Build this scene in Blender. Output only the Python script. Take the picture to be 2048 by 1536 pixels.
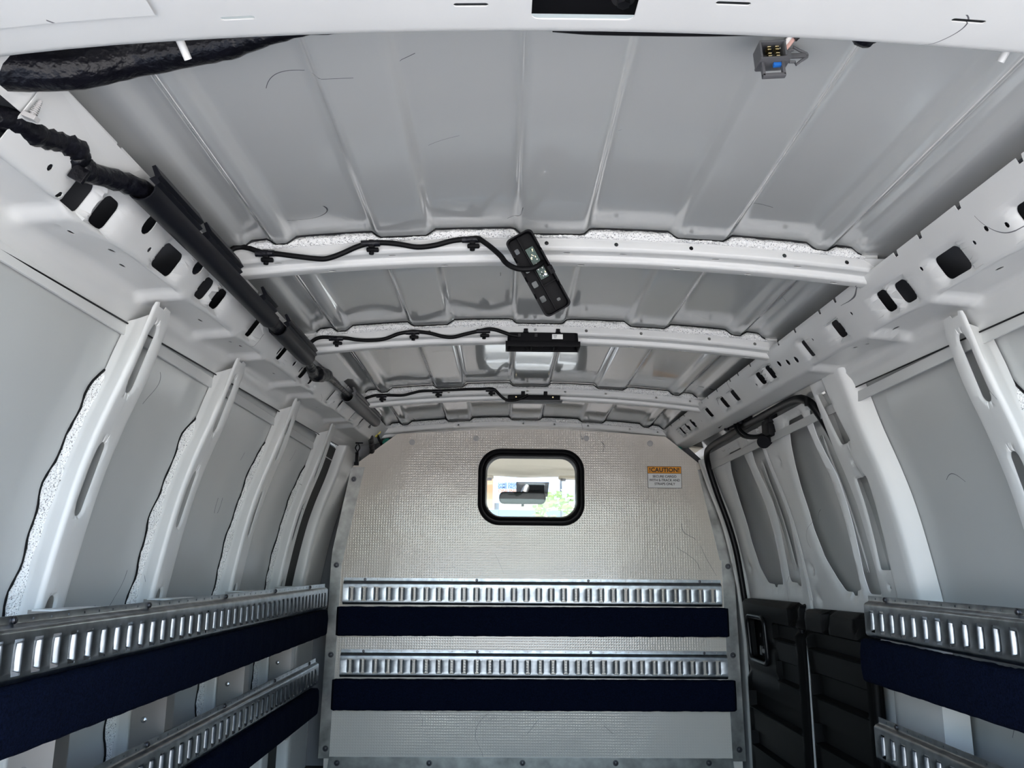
import bpy, bmesh, math, random
import numpy as np
from mathutils import Vector, Matrix
from mathutils.geometry import delaunay_2d_cdt

random.seed(7)
for o in list(bpy.data.objects):
    bpy.data.objects.remove(o)
SC = bpy.context.scene
COL = SC.collection

# ------------------------------------------------------------------ camera, sky, sun, exposure
def unit(v):
    v = np.array(v, float); return v / np.linalg.norm(v)
FPX = 1650.0
_Y = unit([(1009 - 1024) / FPX, -(1131 - 768) / FPX, -1.0])
_x = np.array([math.cos(math.radians(.5)), -math.sin(math.radians(.5)), 0.0])
_X = unit(_x - np.dot(_x, _Y) * _Y)
_Z = np.cross(_X, _Y)
cam_data = bpy.data.cameras.new('camera')
cam_data.lens = 36.0 * FPX / 2048.0
cam_data.clip_start = .02
cam_data.clip_end = 500
cam = bpy.data.objects.new('camera', cam_data)
COL.objects.link(cam)
R = np.array([_X, _Y, _Z])
m4 = Matrix.Identity(4)
for i in range(3):
    for j in range(3):
        m4[i][j] = R[i][j]
m4.translation = Vector((-.095, 0, 0))
cam.matrix_world = m4
SC.camera = cam

world = bpy.data.worlds.new('sky')
SC.world = world
world.use_nodes = True
wn = world.node_tree.nodes; wl = world.node_tree.links
bg = wn['Background']
sky = wn.new('ShaderNodeTexSky')
sky.sky_type = 'NISHITA'
sky.sun_disc = False
sky.sun_elevation = math.radians(48)
sky.sun_rotation = math.radians(22)
sky.air_density = 1.0
sky.dust_density = 2.2
sky.ozone_density = 1.0
wl.new(sky.outputs[0], bg.inputs[0])
bg.inputs[1].default_value = 0.30
sun_d = bpy.data.lights.new('sun', 'SUN')
sun_d.energy = 5.0
sun_d.angle = math.radians(.55)
sun_d.color = (1.0, .95, .88)
sun = bpy.data.objects.new('sun', sun_d)
COL.objects.link(sun)
sun.rotation_euler = (Vector((-.374, -.927, -1.11))).to_track_quat('-Z', 'Y').to_euler()
SC.view_settings.view_transform = 'Standard'
SC.view_settings.look = 'None'
SC.view_settings.gamma = 1.0
SC.view_settings.use_curve_mapping = False
SC.view_settings.exposure = 2.22

# ------------------------------------------------------------------ materials
def mat(name, col, rough=.5, metal=0.0, spec=.5, noise=None, bump=None, coat=0.0, sheen=0.0):
    """noise=(scale, amount[, detail]) varies the colour; bump=(scale, strength, distance)"""
    m = bpy.data.materials.new(name); m.use_nodes = True
    nt = m.node_tree; b = nt.nodes['Principled BSDF']
    b.inputs['Base Color'].default_value = (*col, 1)
    b.inputs['Roughness'].default_value = rough
    b.inputs['Metallic'].default_value = metal
    b.inputs['Specular IOR Level'].default_value = spec
    b.inputs['Coat Weight'].default_value = coat
    b.inputs['Sheen Weight'].default_value = sheen
    tc = nt.nodes.new('ShaderNodeTexCoord')
    if noise:
        n = nt.nodes.new('ShaderNodeTexNoise'); n.inputs['Scale'].default_value = noise[0]
        n.inputs['Detail'].default_value = noise[2] if len(noise) > 2 else 4
        nt.links.new(tc.outputs['Object'], n.inputs['Vector'])
        r = nt.nodes.new('ShaderNodeValToRGB')
        a = noise[1]
        r.color_ramp.elements[0].position = .3; r.color_ramp.elements[1].position = .7
        r.color_ramp.elements[0].color = (*[c * (1 - a) for c in col], 1)
        r.color_ramp.elements[1].color = (*[min(1, c * (1 + a)) for c in col], 1)
        nt.links.new(n.outputs['Fac'], r.inputs['Fac'])
        nt.links.new(r.outputs['Color'], b.inputs['Base Color'])
    if bump:
        n = nt.nodes.new('ShaderNodeTexNoise'); n.inputs['Scale'].default_value = bump[0]
        n.inputs['Detail'].default_value = 3
        nt.links.new(tc.outputs['Object'], n.inputs['Vector'])
        bp = nt.nodes.new('ShaderNodeBump'); bp.inputs['Strength'].default_value = bump[1]
        bp.inputs['Distance'].default_value = bump[2]
        nt.links.new(n.outputs['Fac'], bp.inputs['Height'])
        nt.links.new(bp.outputs['Normal'], b.inputs['Normal'])
    return m

def add_scuffs(m, dens=.55, col=(.10, .10, .11)):
    """thin dark scuff lines and specks worn into the paint"""
    nt = m.node_tree; b = nt.nodes['Principled BSDF']
    tc = nt.nodes.new('ShaderNodeTexCoord')
    w = nt.nodes.new('ShaderNodeTexNoise'); w.inputs['Scale'].default_value = 3.1; w.inputs['Detail'].default_value = 1
    nt.links.new(tc.outputs['Object'], w.inputs['Vector'])
    ln = nt.nodes.new('ShaderNodeMath'); ln.operation = 'SUBTRACT'; ln.inputs[1].default_value = .5
    nt.links.new(w.outputs['Fac'], ln.inputs[0])
    ab = nt.nodes.new('ShaderNodeMath'); ab.operation = 'ABSOLUTE'; nt.links.new(ln.outputs[0], ab.inputs[0])
    lt = nt.nodes.new('ShaderNodeMath'); lt.operation = 'LESS_THAN'; lt.inputs[1].default_value = .0010
    nt.links.new(ab.outputs[0], lt.inputs[0])
    mk = nt.nodes.new('ShaderNodeTexNoise'); mk.inputs['Scale'].default_value = 9.0; mk.inputs['Detail'].default_value = 0
    nt.links.new(tc.outputs['Object'], mk.inputs['Vector'])
    gt = nt.nodes.new('ShaderNodeMath'); gt.operation = 'GREATER_THAN'; gt.inputs[1].default_value = dens + .13
    nt.links.new(mk.outputs['Fac'], gt.inputs[0])
    mu = nt.nodes.new('ShaderNodeMath'); mu.operation = 'MULTIPLY'
    nt.links.new(lt.outputs[0], mu.inputs[0]); nt.links.new(gt.outputs[0], mu.inputs[1])
    mx = nt.nodes.new('ShaderNodeMix'); mx.data_type = 'RGBA'
    nt.links.new(mu.outputs[0], mx.inputs['Factor'])
    mx.inputs['B'].default_value = (*col, 1)
    src = b.inputs['Base Color'].links[0].from_socket if b.inputs['Base Color'].links else None
    if src: nt.links.new(src, mx.inputs['A'])
    else: mx.inputs['A'].default_value = b.inputs['Base Color'].default_value
    nt.links.new(mx.outputs['Result'], b.inputs['Base Color'])

M = {}
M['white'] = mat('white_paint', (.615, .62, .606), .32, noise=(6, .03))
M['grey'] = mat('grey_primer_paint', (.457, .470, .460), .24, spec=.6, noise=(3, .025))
M['roofgrey'] = mat('grey_roof_paint', (.457, .467, .457), .14, spec=.9, coat=.8, noise=(3, .025))
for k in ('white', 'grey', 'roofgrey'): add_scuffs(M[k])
M['galv'] = mat('galvanised_steel', (.34, .365, .39), .30, 1.0, noise=(34, .25, 5), bump=(60, .12, .001))
M['alu'] = mat('brushed_aluminium', (.33, .33, .32), .34, 1.0, noise=(18, .32, 6))
M['plate'] = mat('dull_aluminium_plate', (.42, .41, .40), .42, 1.0, noise=(10, .08))
M['carpet'] = mat('navy_carpet', (.0034, .0056, .0155), .97, spec=.04, sheen=.0, noise=(260, .5, 2), bump=(420, .8, .003))
M['black'] = mat('black_plastic', (.0035, .0035, .0045), .5, spec=.12)
M['dark'] = mat('dark_grey_plastic', (.007, .007, .009), .55, spec=.15, bump=(300, .25, .001))
M['conduit'] = mat('charcoal_conduit', (.0055, .006, .009), .42, spec=.22)
M['tape'] = mat('black_tape', (.0035, .0035, .006), .36, spec=.3, noise=(30, .4), bump=(55, .9, .006))
M['loom'] = mat('black_loom', (.004, .004, .0045), .5, spec=.15, bump=(90, .3, .002))
M['rubber'] = mat('black_rubber', (.004, .004, .005), .42, spec=.22)
M['panelblack'] = mat('textured_black_plastic', (.004, .004, .004), .5, spec=.12, bump=(700, .5, .001))
M['screw'] = mat('dark_screw', (.10, .10, .11), .35, 1.0)
M['bright'] = mat('bright_steel', (.6, .6, .6), .25, 1.0)
M['greyplug'] = mat('grey_plastic_cap', (.42, .41, .40), .5)
M['yellow'] = mat('yellow_plastic', (.60, .50, .03), .4)
M['green'] = mat('green_plastic', (.02, .26, .19), .45)
M['pink'] = mat('pink_wire', (.70, .42, .36), .5)
M['wirewhite'] = mat('white_wire', (.85, .82, .78), .5)
M['blueclip'] = mat('blue_clip', (.02, .16, .55), .4)
M['brass'] = mat('brass_pin', (.75, .62, .35), .3, 1.0)
M['pcb'] = mat('green_circuit_board', (.012, .05, .035), .4, noise=(900, .9))
M['cream'] = mat('cream_headliner', (.72, .66, .54), .85, noise=(200, .06))
M['floorblack'] = mat('black_floor_mat', (.012, .012, .012), .75, bump=(200, .4, .002))
M['stickerwhite'] = mat('white_label', (.80, .80, .78), .45)
M['stickerorange'] = mat('orange_label', (.80, .32, .015), .45)
M['ink'] = mat('black_ink', (.015, .015, .015), .6)
M['asphalt'] = mat('sunlit_concrete', (.42, .40, .37), .9, noise=(2, .08))
M['bluefence'] = mat('blue_hoarding', (.22, .38, .66), .6)
M['voidshade'] = mat('dark_void_shade', (.10, .105, .115), .5)  # dark tone stands in for the shade inside closed voids
M['gloss'] = mat('glossy_black_plastic', (.005, .005, .006), .35, spec=.35)
M['leaf'] = mat('leaf', (.34, .44, .16), .6, noise=(3, .3))
M['leafy'] = mat('yellow_leaf', (.62, .58, .20), .6, noise=(3, .3))
M['bark'] = mat('bark', (.16, .11, .07), .9)
M['bboard'] = mat('billboard_white', (.62, .70, .80), .6)
M['borange'] = mat('billboard_orange', (.75, .26, .10), .6)
M['bnavy'] = mat('billboard_navy', (.10, .12, .22), .6)
M['mirror'] = mat('dark_mirror_glass', (.02, .025, .025), .25, spec=.25)
M['greyp'] = mat('grey_trim_plastic', (.10, .10, .105), .5)

# foam sealant: white with dark specks
def foam_mat():
    m = mat('speckled_foam_sealant', (.80, .80, .78), .8, bump=(160, 1.0, .006))
    nt = m.node_tree; b = nt.nodes['Principled BSDF']
    tc = nt.nodes.new('ShaderNodeTexCoord')
    v = nt.nodes.new('ShaderNodeTexVoronoi'); v.inputs['Scale'].default_value = 330
    nt.links.new(tc.outputs['Object'], v.inputs['Vector'])
    n = nt.nodes.new('ShaderNodeTexNoise'); n.inputs['Scale'].default_value = 420; n.inputs['Detail'].default_value = 2
    nt.links.new(tc.outputs['Object'], n.inputs['Vector'])
    r = nt.nodes.new('ShaderNodeValToRGB')
    r.color_ramp.elements[0].position = .33; r.color_ramp.elements[0].color = (.16, .16, .17, 1)
    r.color_ramp.elements[1].position = .44; r.color_ramp.elements[1].color = (.82, .82, .80, 1)
    nt.links.new(n.outputs['Fac'], r.inputs['Fac'])
    nt.links.new(r.outputs['Color'], b.inputs['Base Color'])
    return m
M['foam'] = foam_mat()

# woven fibreglass sheet
def frp_mat():
    m = mat('white_fibreglass_sheet', (.64, .585, .51), .15, spec=1.0, coat=.6)
    nt = m.node_tree; b = nt.nodes['Principled BSDF']
    tc = nt.nodes.new('ShaderNodeTexCoord')
    hs = []
    for ax in ('X', 'Z'):
        w = nt.nodes.new('ShaderNodeTexWave'); w.wave_type = 'BANDS'; w.bands_direction = ax
        w.inputs['Scale'].default_value = 30; w.inputs['Distortion'].default_value = 1.2
        w.inputs['Detail'].default_value = 1
        nt.links.new(tc.outputs['Object'], w.inputs['Vector']); hs.append(w)
    mx = nt.nodes.new('ShaderNodeMath'); mx.operation = 'MAXIMUM'
    nt.links.new(hs[0].outputs['Fac'], mx.inputs[0]); nt.links.new(hs[1].outputs['Fac'], mx.inputs[1])
    bp = nt.nodes.new('ShaderNodeBump'); bp.inputs['Strength'].default_value = .32; bp.inputs['Distance'].default_value = .0011
    nt.links.new(mx.outputs[0], bp.inputs['Height'])
    wv = nt.nodes.new('ShaderNodeTexNoise'); wv.inputs['Scale'].default_value = 5.5; wv.inputs['Detail'].default_value = 2
    nt.links.new(tc.outputs['Object'], wv.inputs['Vector'])
    b2 = nt.nodes.new('ShaderNodeBump'); b2.inputs['Strength'].default_value = .25; b2.inputs['Distance'].default_value = .012
    nt.links.new(wv.outputs['Fac'], b2.inputs['Height']); nt.links.new(bp.outputs['Normal'], b2.inputs['Normal'])
    nt.links.new(b2.outputs['Normal'], b.inputs['Normal']); nt.links.new(b2.outputs['Normal'], b.inputs['Coat Normal'])
    add_scuffs(m, .52, (.25, .24, .22))
    return m
M['frp'] = frp_mat()

def glass_mat():
    m = bpy.data.materials.new('clear_glass'); m.use_nodes = True
    nt = m.node_tree; nt.nodes.clear()
    o = nt.nodes.new('ShaderNodeOutputMaterial'); t = nt.nodes.new('ShaderNodeBsdfTransparent')
    g = nt.nodes.new('ShaderNodeBsdfGlossy'); g.inputs['Roughness'].default_value = .02
    f = nt.nodes.new('ShaderNodeFresnel'); f.inputs['IOR'].default_value = 1.45
    x = nt.nodes.new('ShaderNodeMixShader')
    t.inputs['Color'].default_value = (.93, .96, .96, 1)
    nt.links.new(f.outputs[0], x.inputs[0]); nt.links.new(t.outputs[0], x.inputs[1]); nt.links.new(g.outputs[0], x.inputs[2])
    nt.links.new(x.outputs[0], o.inputs['Surface'])
    return m
M['glass'] = glass_mat()

# ------------------------------------------------------------------ helpers
def link(name, me, m, parent=None, smooth=None):
    o = bpy.data.objects.new(name, me)
    COL.objects.link(o)
    if m is not None:
        me.materials.append(M[m] if isinstance(m, str) else m)
    if smooth is not None:
        me.polygons.foreach_set('use_smooth', [True] * len(me.polygons))
        me.set_sharp_from_angle(angle=math.radians(smooth))
    if parent is not None: o.parent = parent
    return o

def pydata(name, vs, fs, m, parent=None, smooth=None, recalc=True):
    me = bpy.data.meshes.new(name)
    me.from_pydata([tuple(v) for v in vs], [], [tuple(f) for f in fs])
    if recalc:
        bm = bmesh.new(); bm.from_mesh(me)
        bmesh.ops.recalc_face_normals(bm, faces=bm.faces)
        bm.to_mesh(me); bm.free()
    me.update()
    return link(name, me, m, parent, smooth)

def tag(o, label=None, cat=None, group=None, kind=None):
    if label: o['label'] = label
    if cat: o['category'] = cat
    if group: o['group'] = group
    if kind: o['kind'] = kind
    return o

def empty(name, loc=(0, 0, 0)):
    o = bpy.data.objects.new(name, None); COL.objects.link(o)
    o.empty_display_size = .05; o.location = loc
    return o

class MB:
    """collects boxes, tubes, discs and grids into one mesh"""
    def __init__(s): s.v = []; s.f = []
    def add(s, vs, fs):
        n = len(s.v); s.v += [tuple(v) for v in vs]; s.f += [tuple(i + n for i in f) for f in fs]
        return s
    def box(s, c, d, rot=None, bev=0.0):
        bm = bmesh.new(); bmesh.ops.create_cube(bm, size=1)
        for v in bm.verts: v.co = Vector((v.co.x * d[0], v.co.y * d[1], v.co.z * d[2]))
        if bev > 0: bmesh.ops.bevel(bm, geom=list(bm.edges), offset=bev, segments=2, affect='EDGES', profile=.6)
        bm.verts.ensure_lookup_table()
        for i, v in enumerate(bm.verts): v.index = i
        vs = []
        for v in bm.verts:
            p = v.co.copy()
            if rot is not None: p = rot @ p
            vs.append(p + Vector(c))
        s.add(vs, [[q.index for q in f.verts] for f in bm.faces]); bm.free()
        return s
    def tube(s, pts, r, n=10, caps=True, prof=None):
        """pts: list of 3D points; r: radius or list; prof: optional unit profile list"""
        P = [np.array(p, float) for p in pts]; k = len(P)
        rr = r if hasattr(r, '__len__') else [r] * k
        T = [unit(P[min(i + 1, k - 1)] - P[max(i - 1, 0)]) for i in range(k)]
        up = np.array([0, 0, 1.0]) if abs(T[0][2]) < .9 else np.array([1.0, 0, 0])
        a = unit(np.cross(T[0], up)); rings = []
        pr = prof or [(math.cos(2 * math.pi * j / n), math.sin(2 * math.pi * j / n)) for j in range(n)]
        n = len(pr)
        for i in range(k):
            a = unit(a - np.dot(a, T[i]) * T[i]); b = np.cross(T[i], a)
            rings.append([P[i] + rr[i] * (x * a + y * b) for x, y in pr])
        vs = [p for q in rings for p in q]; fs = []
        for i in range(k - 1):
            for j in range(n):
                fs.append((i * n + j, i * n + (j + 1) % n, (i + 1) * n + (j + 1) % n, (i + 1) * n + j))
        if caps:
            fs.append(tuple(range(n - 1, -1, -1))); fs.append(tuple(range((k - 1) * n, k * n)))
        return s.add(vs, fs)
    def prism(s, poly, axis, a, b):
        """poly of 2D points extruded along axis ('x','y','z') from a to b"""
        def P(p, t):
            return {'x': (t, p[0], p[1]), 'y': (p[0], t, p[1]), 'z': (p[0], p[1], t)}[axis]
        n = len(poly)
        vs = [P(p, a) for p in poly] + [P(p, b) for p in poly]
        fs = [tuple(range(n)), tuple(range(2 * n - 1, n - 1, -1))]
        fs += [(i, (i + 1) % n, n + (i + 1) % n, n + i) for i in range(n)]
        return s.add(vs, fs)
    def grid(s, rows):
        """rows of 3D points"""
        w = len(rows[0]); vs = [p for r in rows for p in r]
        fs = [(i * w + j, i * w + j + 1, (i + 1) * w + j + 1, (i + 1) * w + j) for i in range(len(rows) - 1) for j in range(w - 1)]
        return s.add(vs, fs)
    def disc(s, c, nrm, r, h, n=12, dome=0.0):
        """short cylinder standing on c along nrm, with an optional domed top"""
        nrm = unit(nrm); up = np.array([0, 0, 1.0]) if abs(nrm[2]) < .9 else np.array([1.0, 0, 0])
        a = unit(np.cross(nrm, up)); b = np.cross(nrm, a); c = np.array(c, float)
        rings = [(r, 0), (r, h), (r * .72, h + dome * .7), (0, h + dome)] if dome else [(r, 0), (r * .96, h), (0, h)]
        vs = []; fs = []
        for (q, z) in rings[:-1]:
            vs += [c + nrm * z + q * (math.cos(2 * math.pi * j / n) * a + math.sin(2 * math.pi * j / n) * b) for j in range(n)]
        vs.append(c + nrm * rings[-1][1])
        for i in range(len(rings) - 2):
            fs += [(i * n + j, i * n + (j + 1) % n, (i + 1) * n + (j + 1) % n, (i + 1) * n + j) for j in range(n)]
        k = (len(rings) - 2) * n
        fs += [(k + j, k + (j + 1) % n, len(vs) - 1) for j in range(n)]
        return s.add(vs, fs)
    def build(s, name, m, parent=None, smooth=35, recalc=True):
        return pydata(name, s.v, s.f, m, parent, smooth, recalc)

def smooth_path(pts, n=6):
    """Catmull-Rom through 3D points"""
    P = [np.array(p, float) for p in pts]; P = [2 * P[0] - P[1]] + P + [2 * P[-1] - P[-2]]
    out = []
    for i in range(1, len(P) - 2):
        for k in range(n):
            t = k / n
            out.append(.5 * ((2 * P[i]) + (-P[i - 1] + P[i + 1]) * t + (2 * P[i - 1] - 5 * P[i] + 4 * P[i + 1] - P[i + 2]) * t * t
                             + (-P[i - 1] + 3 * P[i] - 3 * P[i + 1] + P[i + 2]) * t ** 3))
    out.append(P[-2]); return out

def rrect(u0, v0, u1, v1, r, n=3):
    r = min(r, abs(u1 - u0) / 2 * .999, abs(v1 - v0) / 2 * .999); out = []
    for cx, cy, a in ((u1 - r, v0 + r, -90), (u1 - r, v1 - r, 0), (u0 + r, v1 - r, 90), (u0 + r, v0 + r, 180)):
        for k in range(n + 1):
            t = math.radians(a + 90 * k / n); out.append((cx + r * math.cos(t), cy + r * math.sin(t)))
    return out

def circ(u, v, r, n=10):
    return [(u + r * math.cos(2 * math.pi * k / n), v + r * math.sin(2 * math.pi * k / n)) for k in range(n)]

def inside(poly, P):
    P = np.asarray(P); x, y = P[:, 0], P[:, 1]; r = np.zeros(len(P), bool); n = len(poly)
    for i in range(n):
        x1, y1 = poly[i]; x2, y2 = poly[(i + 1) % n]
        if y1 == y2: continue
        c = ((y1 > y) != (y2 > y)) & (x < (x2 - x1) * (y - y1) / (y2 - y1) + x1)
        r ^= c
    return r

def seg_dist(poly, P):
    P = np.asarray(P); d = np.full(len(P), 1e9); n = len(poly)
    for i in range(n):
        a = np.array(poly[i]); b = np.array(poly[(i + 1) % n]); ab = b - a; L = ab @ ab
        if L < 1e-14: continue
        t = np.clip((P - a) @ ab / L, 0, 1)
        d = np.minimum(d, np.linalg.norm(P - (a + t[:, None] * ab), axis=1))
    return d

def densify(poly, step):
    out = []
    for i in range(len(poly)):
        a = np.array(poly[i], float); b = np.array(poly[(i + 1) % len(poly)], float)
        n = max(1, int(np.linalg.norm(b - a) / step))
        out += [tuple(a + (b - a) * k / n) for k in range(n)]
    return out

def cross_insert(poly, ulines):
    """adds a vertex wherever the outline crosses one of the fold lines"""
    out = []; n = len(poly)
    for i in range(n):
        a, b = poly[i], poly[(i + 1) % n]; out.append(a)
        ts = sorted((q - a[0]) / (b[0] - a[0]) for q in ulines if (a[0] - q) * (b[0] - q) < -1e-14)
        for t in ts:
            if 1e-4 < t < 1 - 1e-4: out.append((a[0] + t * (b[0] - a[0]), a[1] + t * (b[1] - a[1])))
    return out

def sheet(name, outer, holes, f, step, m, parent=None, th=.0015, ulines=(), vlines=(), rings=(), emboss=None, smooth=40, edge_step=None, ky=None):
    """a pressed sheet: 2D outline with holes, meshed along its fold lines, mapped by f(u,v)->xyz, given thickness th.
    emboss(u,v,d) moves the surface along its normal (d = distance to the nearest hole)."""
    su, sv = step; es = edge_step or max(su, sv)
    ulines = sorted(set(float(q) for q in ulines))
    outer = cross_insert(densify(outer, es), ulines)
    holes = [cross_insert([tuple(p) for p in h], ulines) for h in holes]
    pts = list(outer); edges = [(i, (i + 1) % len(outer)) for i in range(len(outer))]
    for h in holes:
        k = len(pts); pts += h; edges += [(k + i, k + (i + 1) % len(h)) for i in range(len(h))]
    O = np.array(outer); u0, v0 = O.min(0); u1, v1 = O.max(0)
    us = np.arange(u0 + su, u1 - su * .3, su); vs_ = np.arange(v0 + sv, v1 - sv * .3, sv)
    ul = sorted(list(us) if not len(ulines) else [u for u in us if min(abs(u - q) for q in ulines) > su * .35] + list(ulines))
    vl = sorted(list(vs_) if not len(vlines) else [v for v in vs_ if min(abs(v - q) for q in vlines) > sv * .35] + list(vlines))
    G = [(u, v) for u in ul for v in vl]
    for h in holes:
        c = np.mean(h, axis=0)
        n = len(h)
        for q in rings:
            for i in range(n):
                t = np.array(h[(i + 1) % n]) - np.array(h[i - 1]); nn = np.array([t[1], -t[0]]); L = np.linalg.norm(nn)
                if L < 1e-12: continue
                p = np.array(h[i]) + nn / L * q
                if (p - np.array(h[i])) @ (np.array(h[i]) - c) < 0: p = np.array(h[i]) - nn / L * q
                if ulines and min(abs(p[0] - w) for w in ulines) < .0012: continue
                G.append(tuple(p))
    G = np.array(G) if len(G) else np.zeros((0, 2))
    if len(G):
        ok = inside(outer, G) & (seg_dist(outer, G) > min(su, sv) * .12)
        for h in holes:
            near = (np.abs(G - np.mean(h, axis=0)) < (np.ptp(np.array(h), axis=0) / 2 + max(su, sv) * 2)).all(1)
            ix = np.where(near & ok)[0]
            if len(ix):
                bad = inside(h, G[ix]) | (seg_dist(h, G[ix]) < min([min(su, sv) * .12] + [q * .6 for q in rings]))
                ok[ix[bad]] = False
        G = G[ok]
    allp = list(pts) + [tuple(g) for g in G]
    A = np.array(allp)
    for q in ulines:                                     # fold lines are kept as mesh edges
        ix = np.where(np.abs(A[:, 0] - q) < 1e-9)[0]
        ix = ix[np.argsort(A[ix, 1])]
        if len(ix) < 2: continue
        mid = (A[ix[:-1]] + A[ix[1:]]) / 2; okm = inside(outer, mid)
        for h in holes: okm &= ~inside(h, mid)
        edges += [(int(i), int(j)) for i, j, k in zip(ix[:-1], ix[1:], okm) if k and A[j, 1] - A[i, 1] > 1e-6]
    if ky is None: ky = su / sv if sv > su else 1.0
    V, E, F, *_ = delaunay_2d_cdt([Vector((float(p[0]), float(p[1]) * ky)) for p in allp], edges, [], 0, 1e-7)
    P = np.array([(p.x, p.y / ky) for p in V])
    T = np.array([t for t in F])
    cen = P[T].mean(1)
    keep = inside(outer, cen)
    for h in holes: keep &= ~inside(h, cen)
    T = T[keep]
    a = P[T[:, 1]] - P[T[:, 0]]; b = P[T[:, 2]] - P[T[:, 0]]
    ar = a[:, 0] * b[:, 1] - a[:, 1] * b[:, 0]
    T = T[np.abs(ar) > 1e-12]; ar = ar[np.abs(ar) > 1e-12]
    T[ar < 0] = T[ar < 0][:, ::-1]
    Q = np.array([f(u, v) for u, v in P]); e = 1e-4
    du = np.array([f(u + e, v) for u, v in P]) - np.array([f(u - e, v) for u, v in P])
    dv = np.array([f(u, v + e) for u, v in P]) - np.array([f(u, v - e) for u, v in P])
    N = np.cross(du, dv); N /= np.maximum(np.linalg.norm(N, axis=1), 1e-12)[:, None]
    if emboss is not None:
        d = np.full(len(P), 1e9)
        for h in holes: d = np.minimum(d, seg_dist(h, P))
        Q = Q + N * np.array([emboss(P[i, 0], P[i, 1], d[i]) for i in range(len(P))])[:, None]
    n = len(P)
    verts = list(Q) + list(Q - N * th)
    faces = [tuple(t) for t in T] + [(t[2] + n, t[1] + n, t[0] + n) for t in T]
    cnt = set()
    for t in T:
        for i in range(3): cnt.add((t[i], t[(i + 1) % 3]))
    for (i, j) in cnt:
        if (j, i) not in cnt: faces.append((j, i, i + n, j + n))
    return pydata(name, verts, faces, m, parent, smooth, recalc=False)

def poly_arc(profile):
    """piecewise linear profile -> (arc positions, function arc->point)"""
    P = np.array(profile, float); s = np.concatenate([[0], np.cumsum(np.linalg.norm(np.diff(P, axis=0), axis=1))])
    def g(u):
        return np.array([np.interp(u, s, P[:, k]) for k in range(P.shape[1])])
    return s, g

def fillet(profile, r=.006, n=4):
    P = [np.array(p, float) for p in profile]; out = [P[0]]
    for i in range(1, len(P) - 1):
        a = P[i - 1] - P[i]; b = P[i + 1] - P[i]; la, lb = np.linalg.norm(a), np.linalg.norm(b)
        q = min(r, la * .45, lb * .45); A = P[i] + a / la * q; B = P[i] + b / lb * q
        for k in range(n + 1):
            t = k / n; out.append((1 - t) ** 2 * A + 2 * t * (1 - t) * P[i] + t * t * B)
    out.append(P[-1]); return out

# ------------------------------------------------------------------ body shell dimensions
XC = -.01                       # middle of the body
_zs = [-.9, -.3, -.082, -.023, .064, .153, .244, .328, .434, .50]
_xs = [.875, .872, .857, .847, .831, .812, .784, .752, .721, .700]
def WX(z): return float(np.interp(z, _zs, _xs))
def wsm(z):                     # smoothed
    return (WX(z - .03) + WX(z) * 2 + WX(z + .03)) / 4
def roofz(x):
    return .640 - .10 * (x - XC) ** 2
SKIN = .05
FLOOR = -.80
BOWS = [1.54, 2.14, 2.92, 3.56]
RIBS = [1.398, 1.842, 2.367, 2.872]
YP = 3.5                        # rear face of the partition

# ---- ceiling: pressed roof panel with lengthwise bands
def band(x):
    a = abs(x - XC)
    edges = [(.058, .076, 1), (.224, .242, -1), (.330, .348, 1), (.490, .508, -1), (.528, .547, 1), (.574, .593, -1)]
    h = 0.0
    for e0, e1, s in edges:
        t = min(1, max(0, (a - e0) / (e1 - e0))); h += s * t * t * (3 - 2 * t)
    return h                     # 0 low, 1 high
def roof_pt(x, y):
    h = band(x)
    z = roofz(x) - .013 * (1 - h)
    # the bands run out softly just behind every roof bow
    if y > 2.92:
        t = min(1, (y - 2.92) / .64); z -= .012 * t * t
    return (x, y, z)
xs = sorted(set([round(XC + s * a, 4) for s in (-1, 1) for a in
     (0, .03, .052, .058, .062, .067, .072, .076, .082, .12, .17, .216, .224, .228, .233, .238, .242, .25, .29, .322, .330, .334, .339, .344, .348, .36, .42, .48, .490, .494, .499, .504, .508, .514, .522, .528, .533, .5375, .542, .547, .555, .566, .574, .579, .5835, .588, .593, .60, .612)]))
ys = [.46, .6, .8, 1.0, 1.2, 1.4, 1.6, 1.8, 2.0, 2.2, 2.4, 2.6, 2.8, 2.92, 3.0, 3.1, 3.2, 3.3, 3.4, 3.5, 3.7, 4.0, 4.4, 4.8]
rows = []
for y in ys:
    r = [roof_pt(x, y) for x in xs]
    side = [(.635, .590), (.68, .572), (.735, .545), (.785, .50), (.815, .45)]
    L = [(XC - a, y, z) for a, z in reversed(side)]; Rr = [(XC + a, y, z) for a, z in side]
    rows.append(L + r + Rr)
b = MB().grid(rows)
ceil_o = b.build('ceiling', 'roofgrey', None, 70)
tag(ceil_o, kind='structure')

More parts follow.
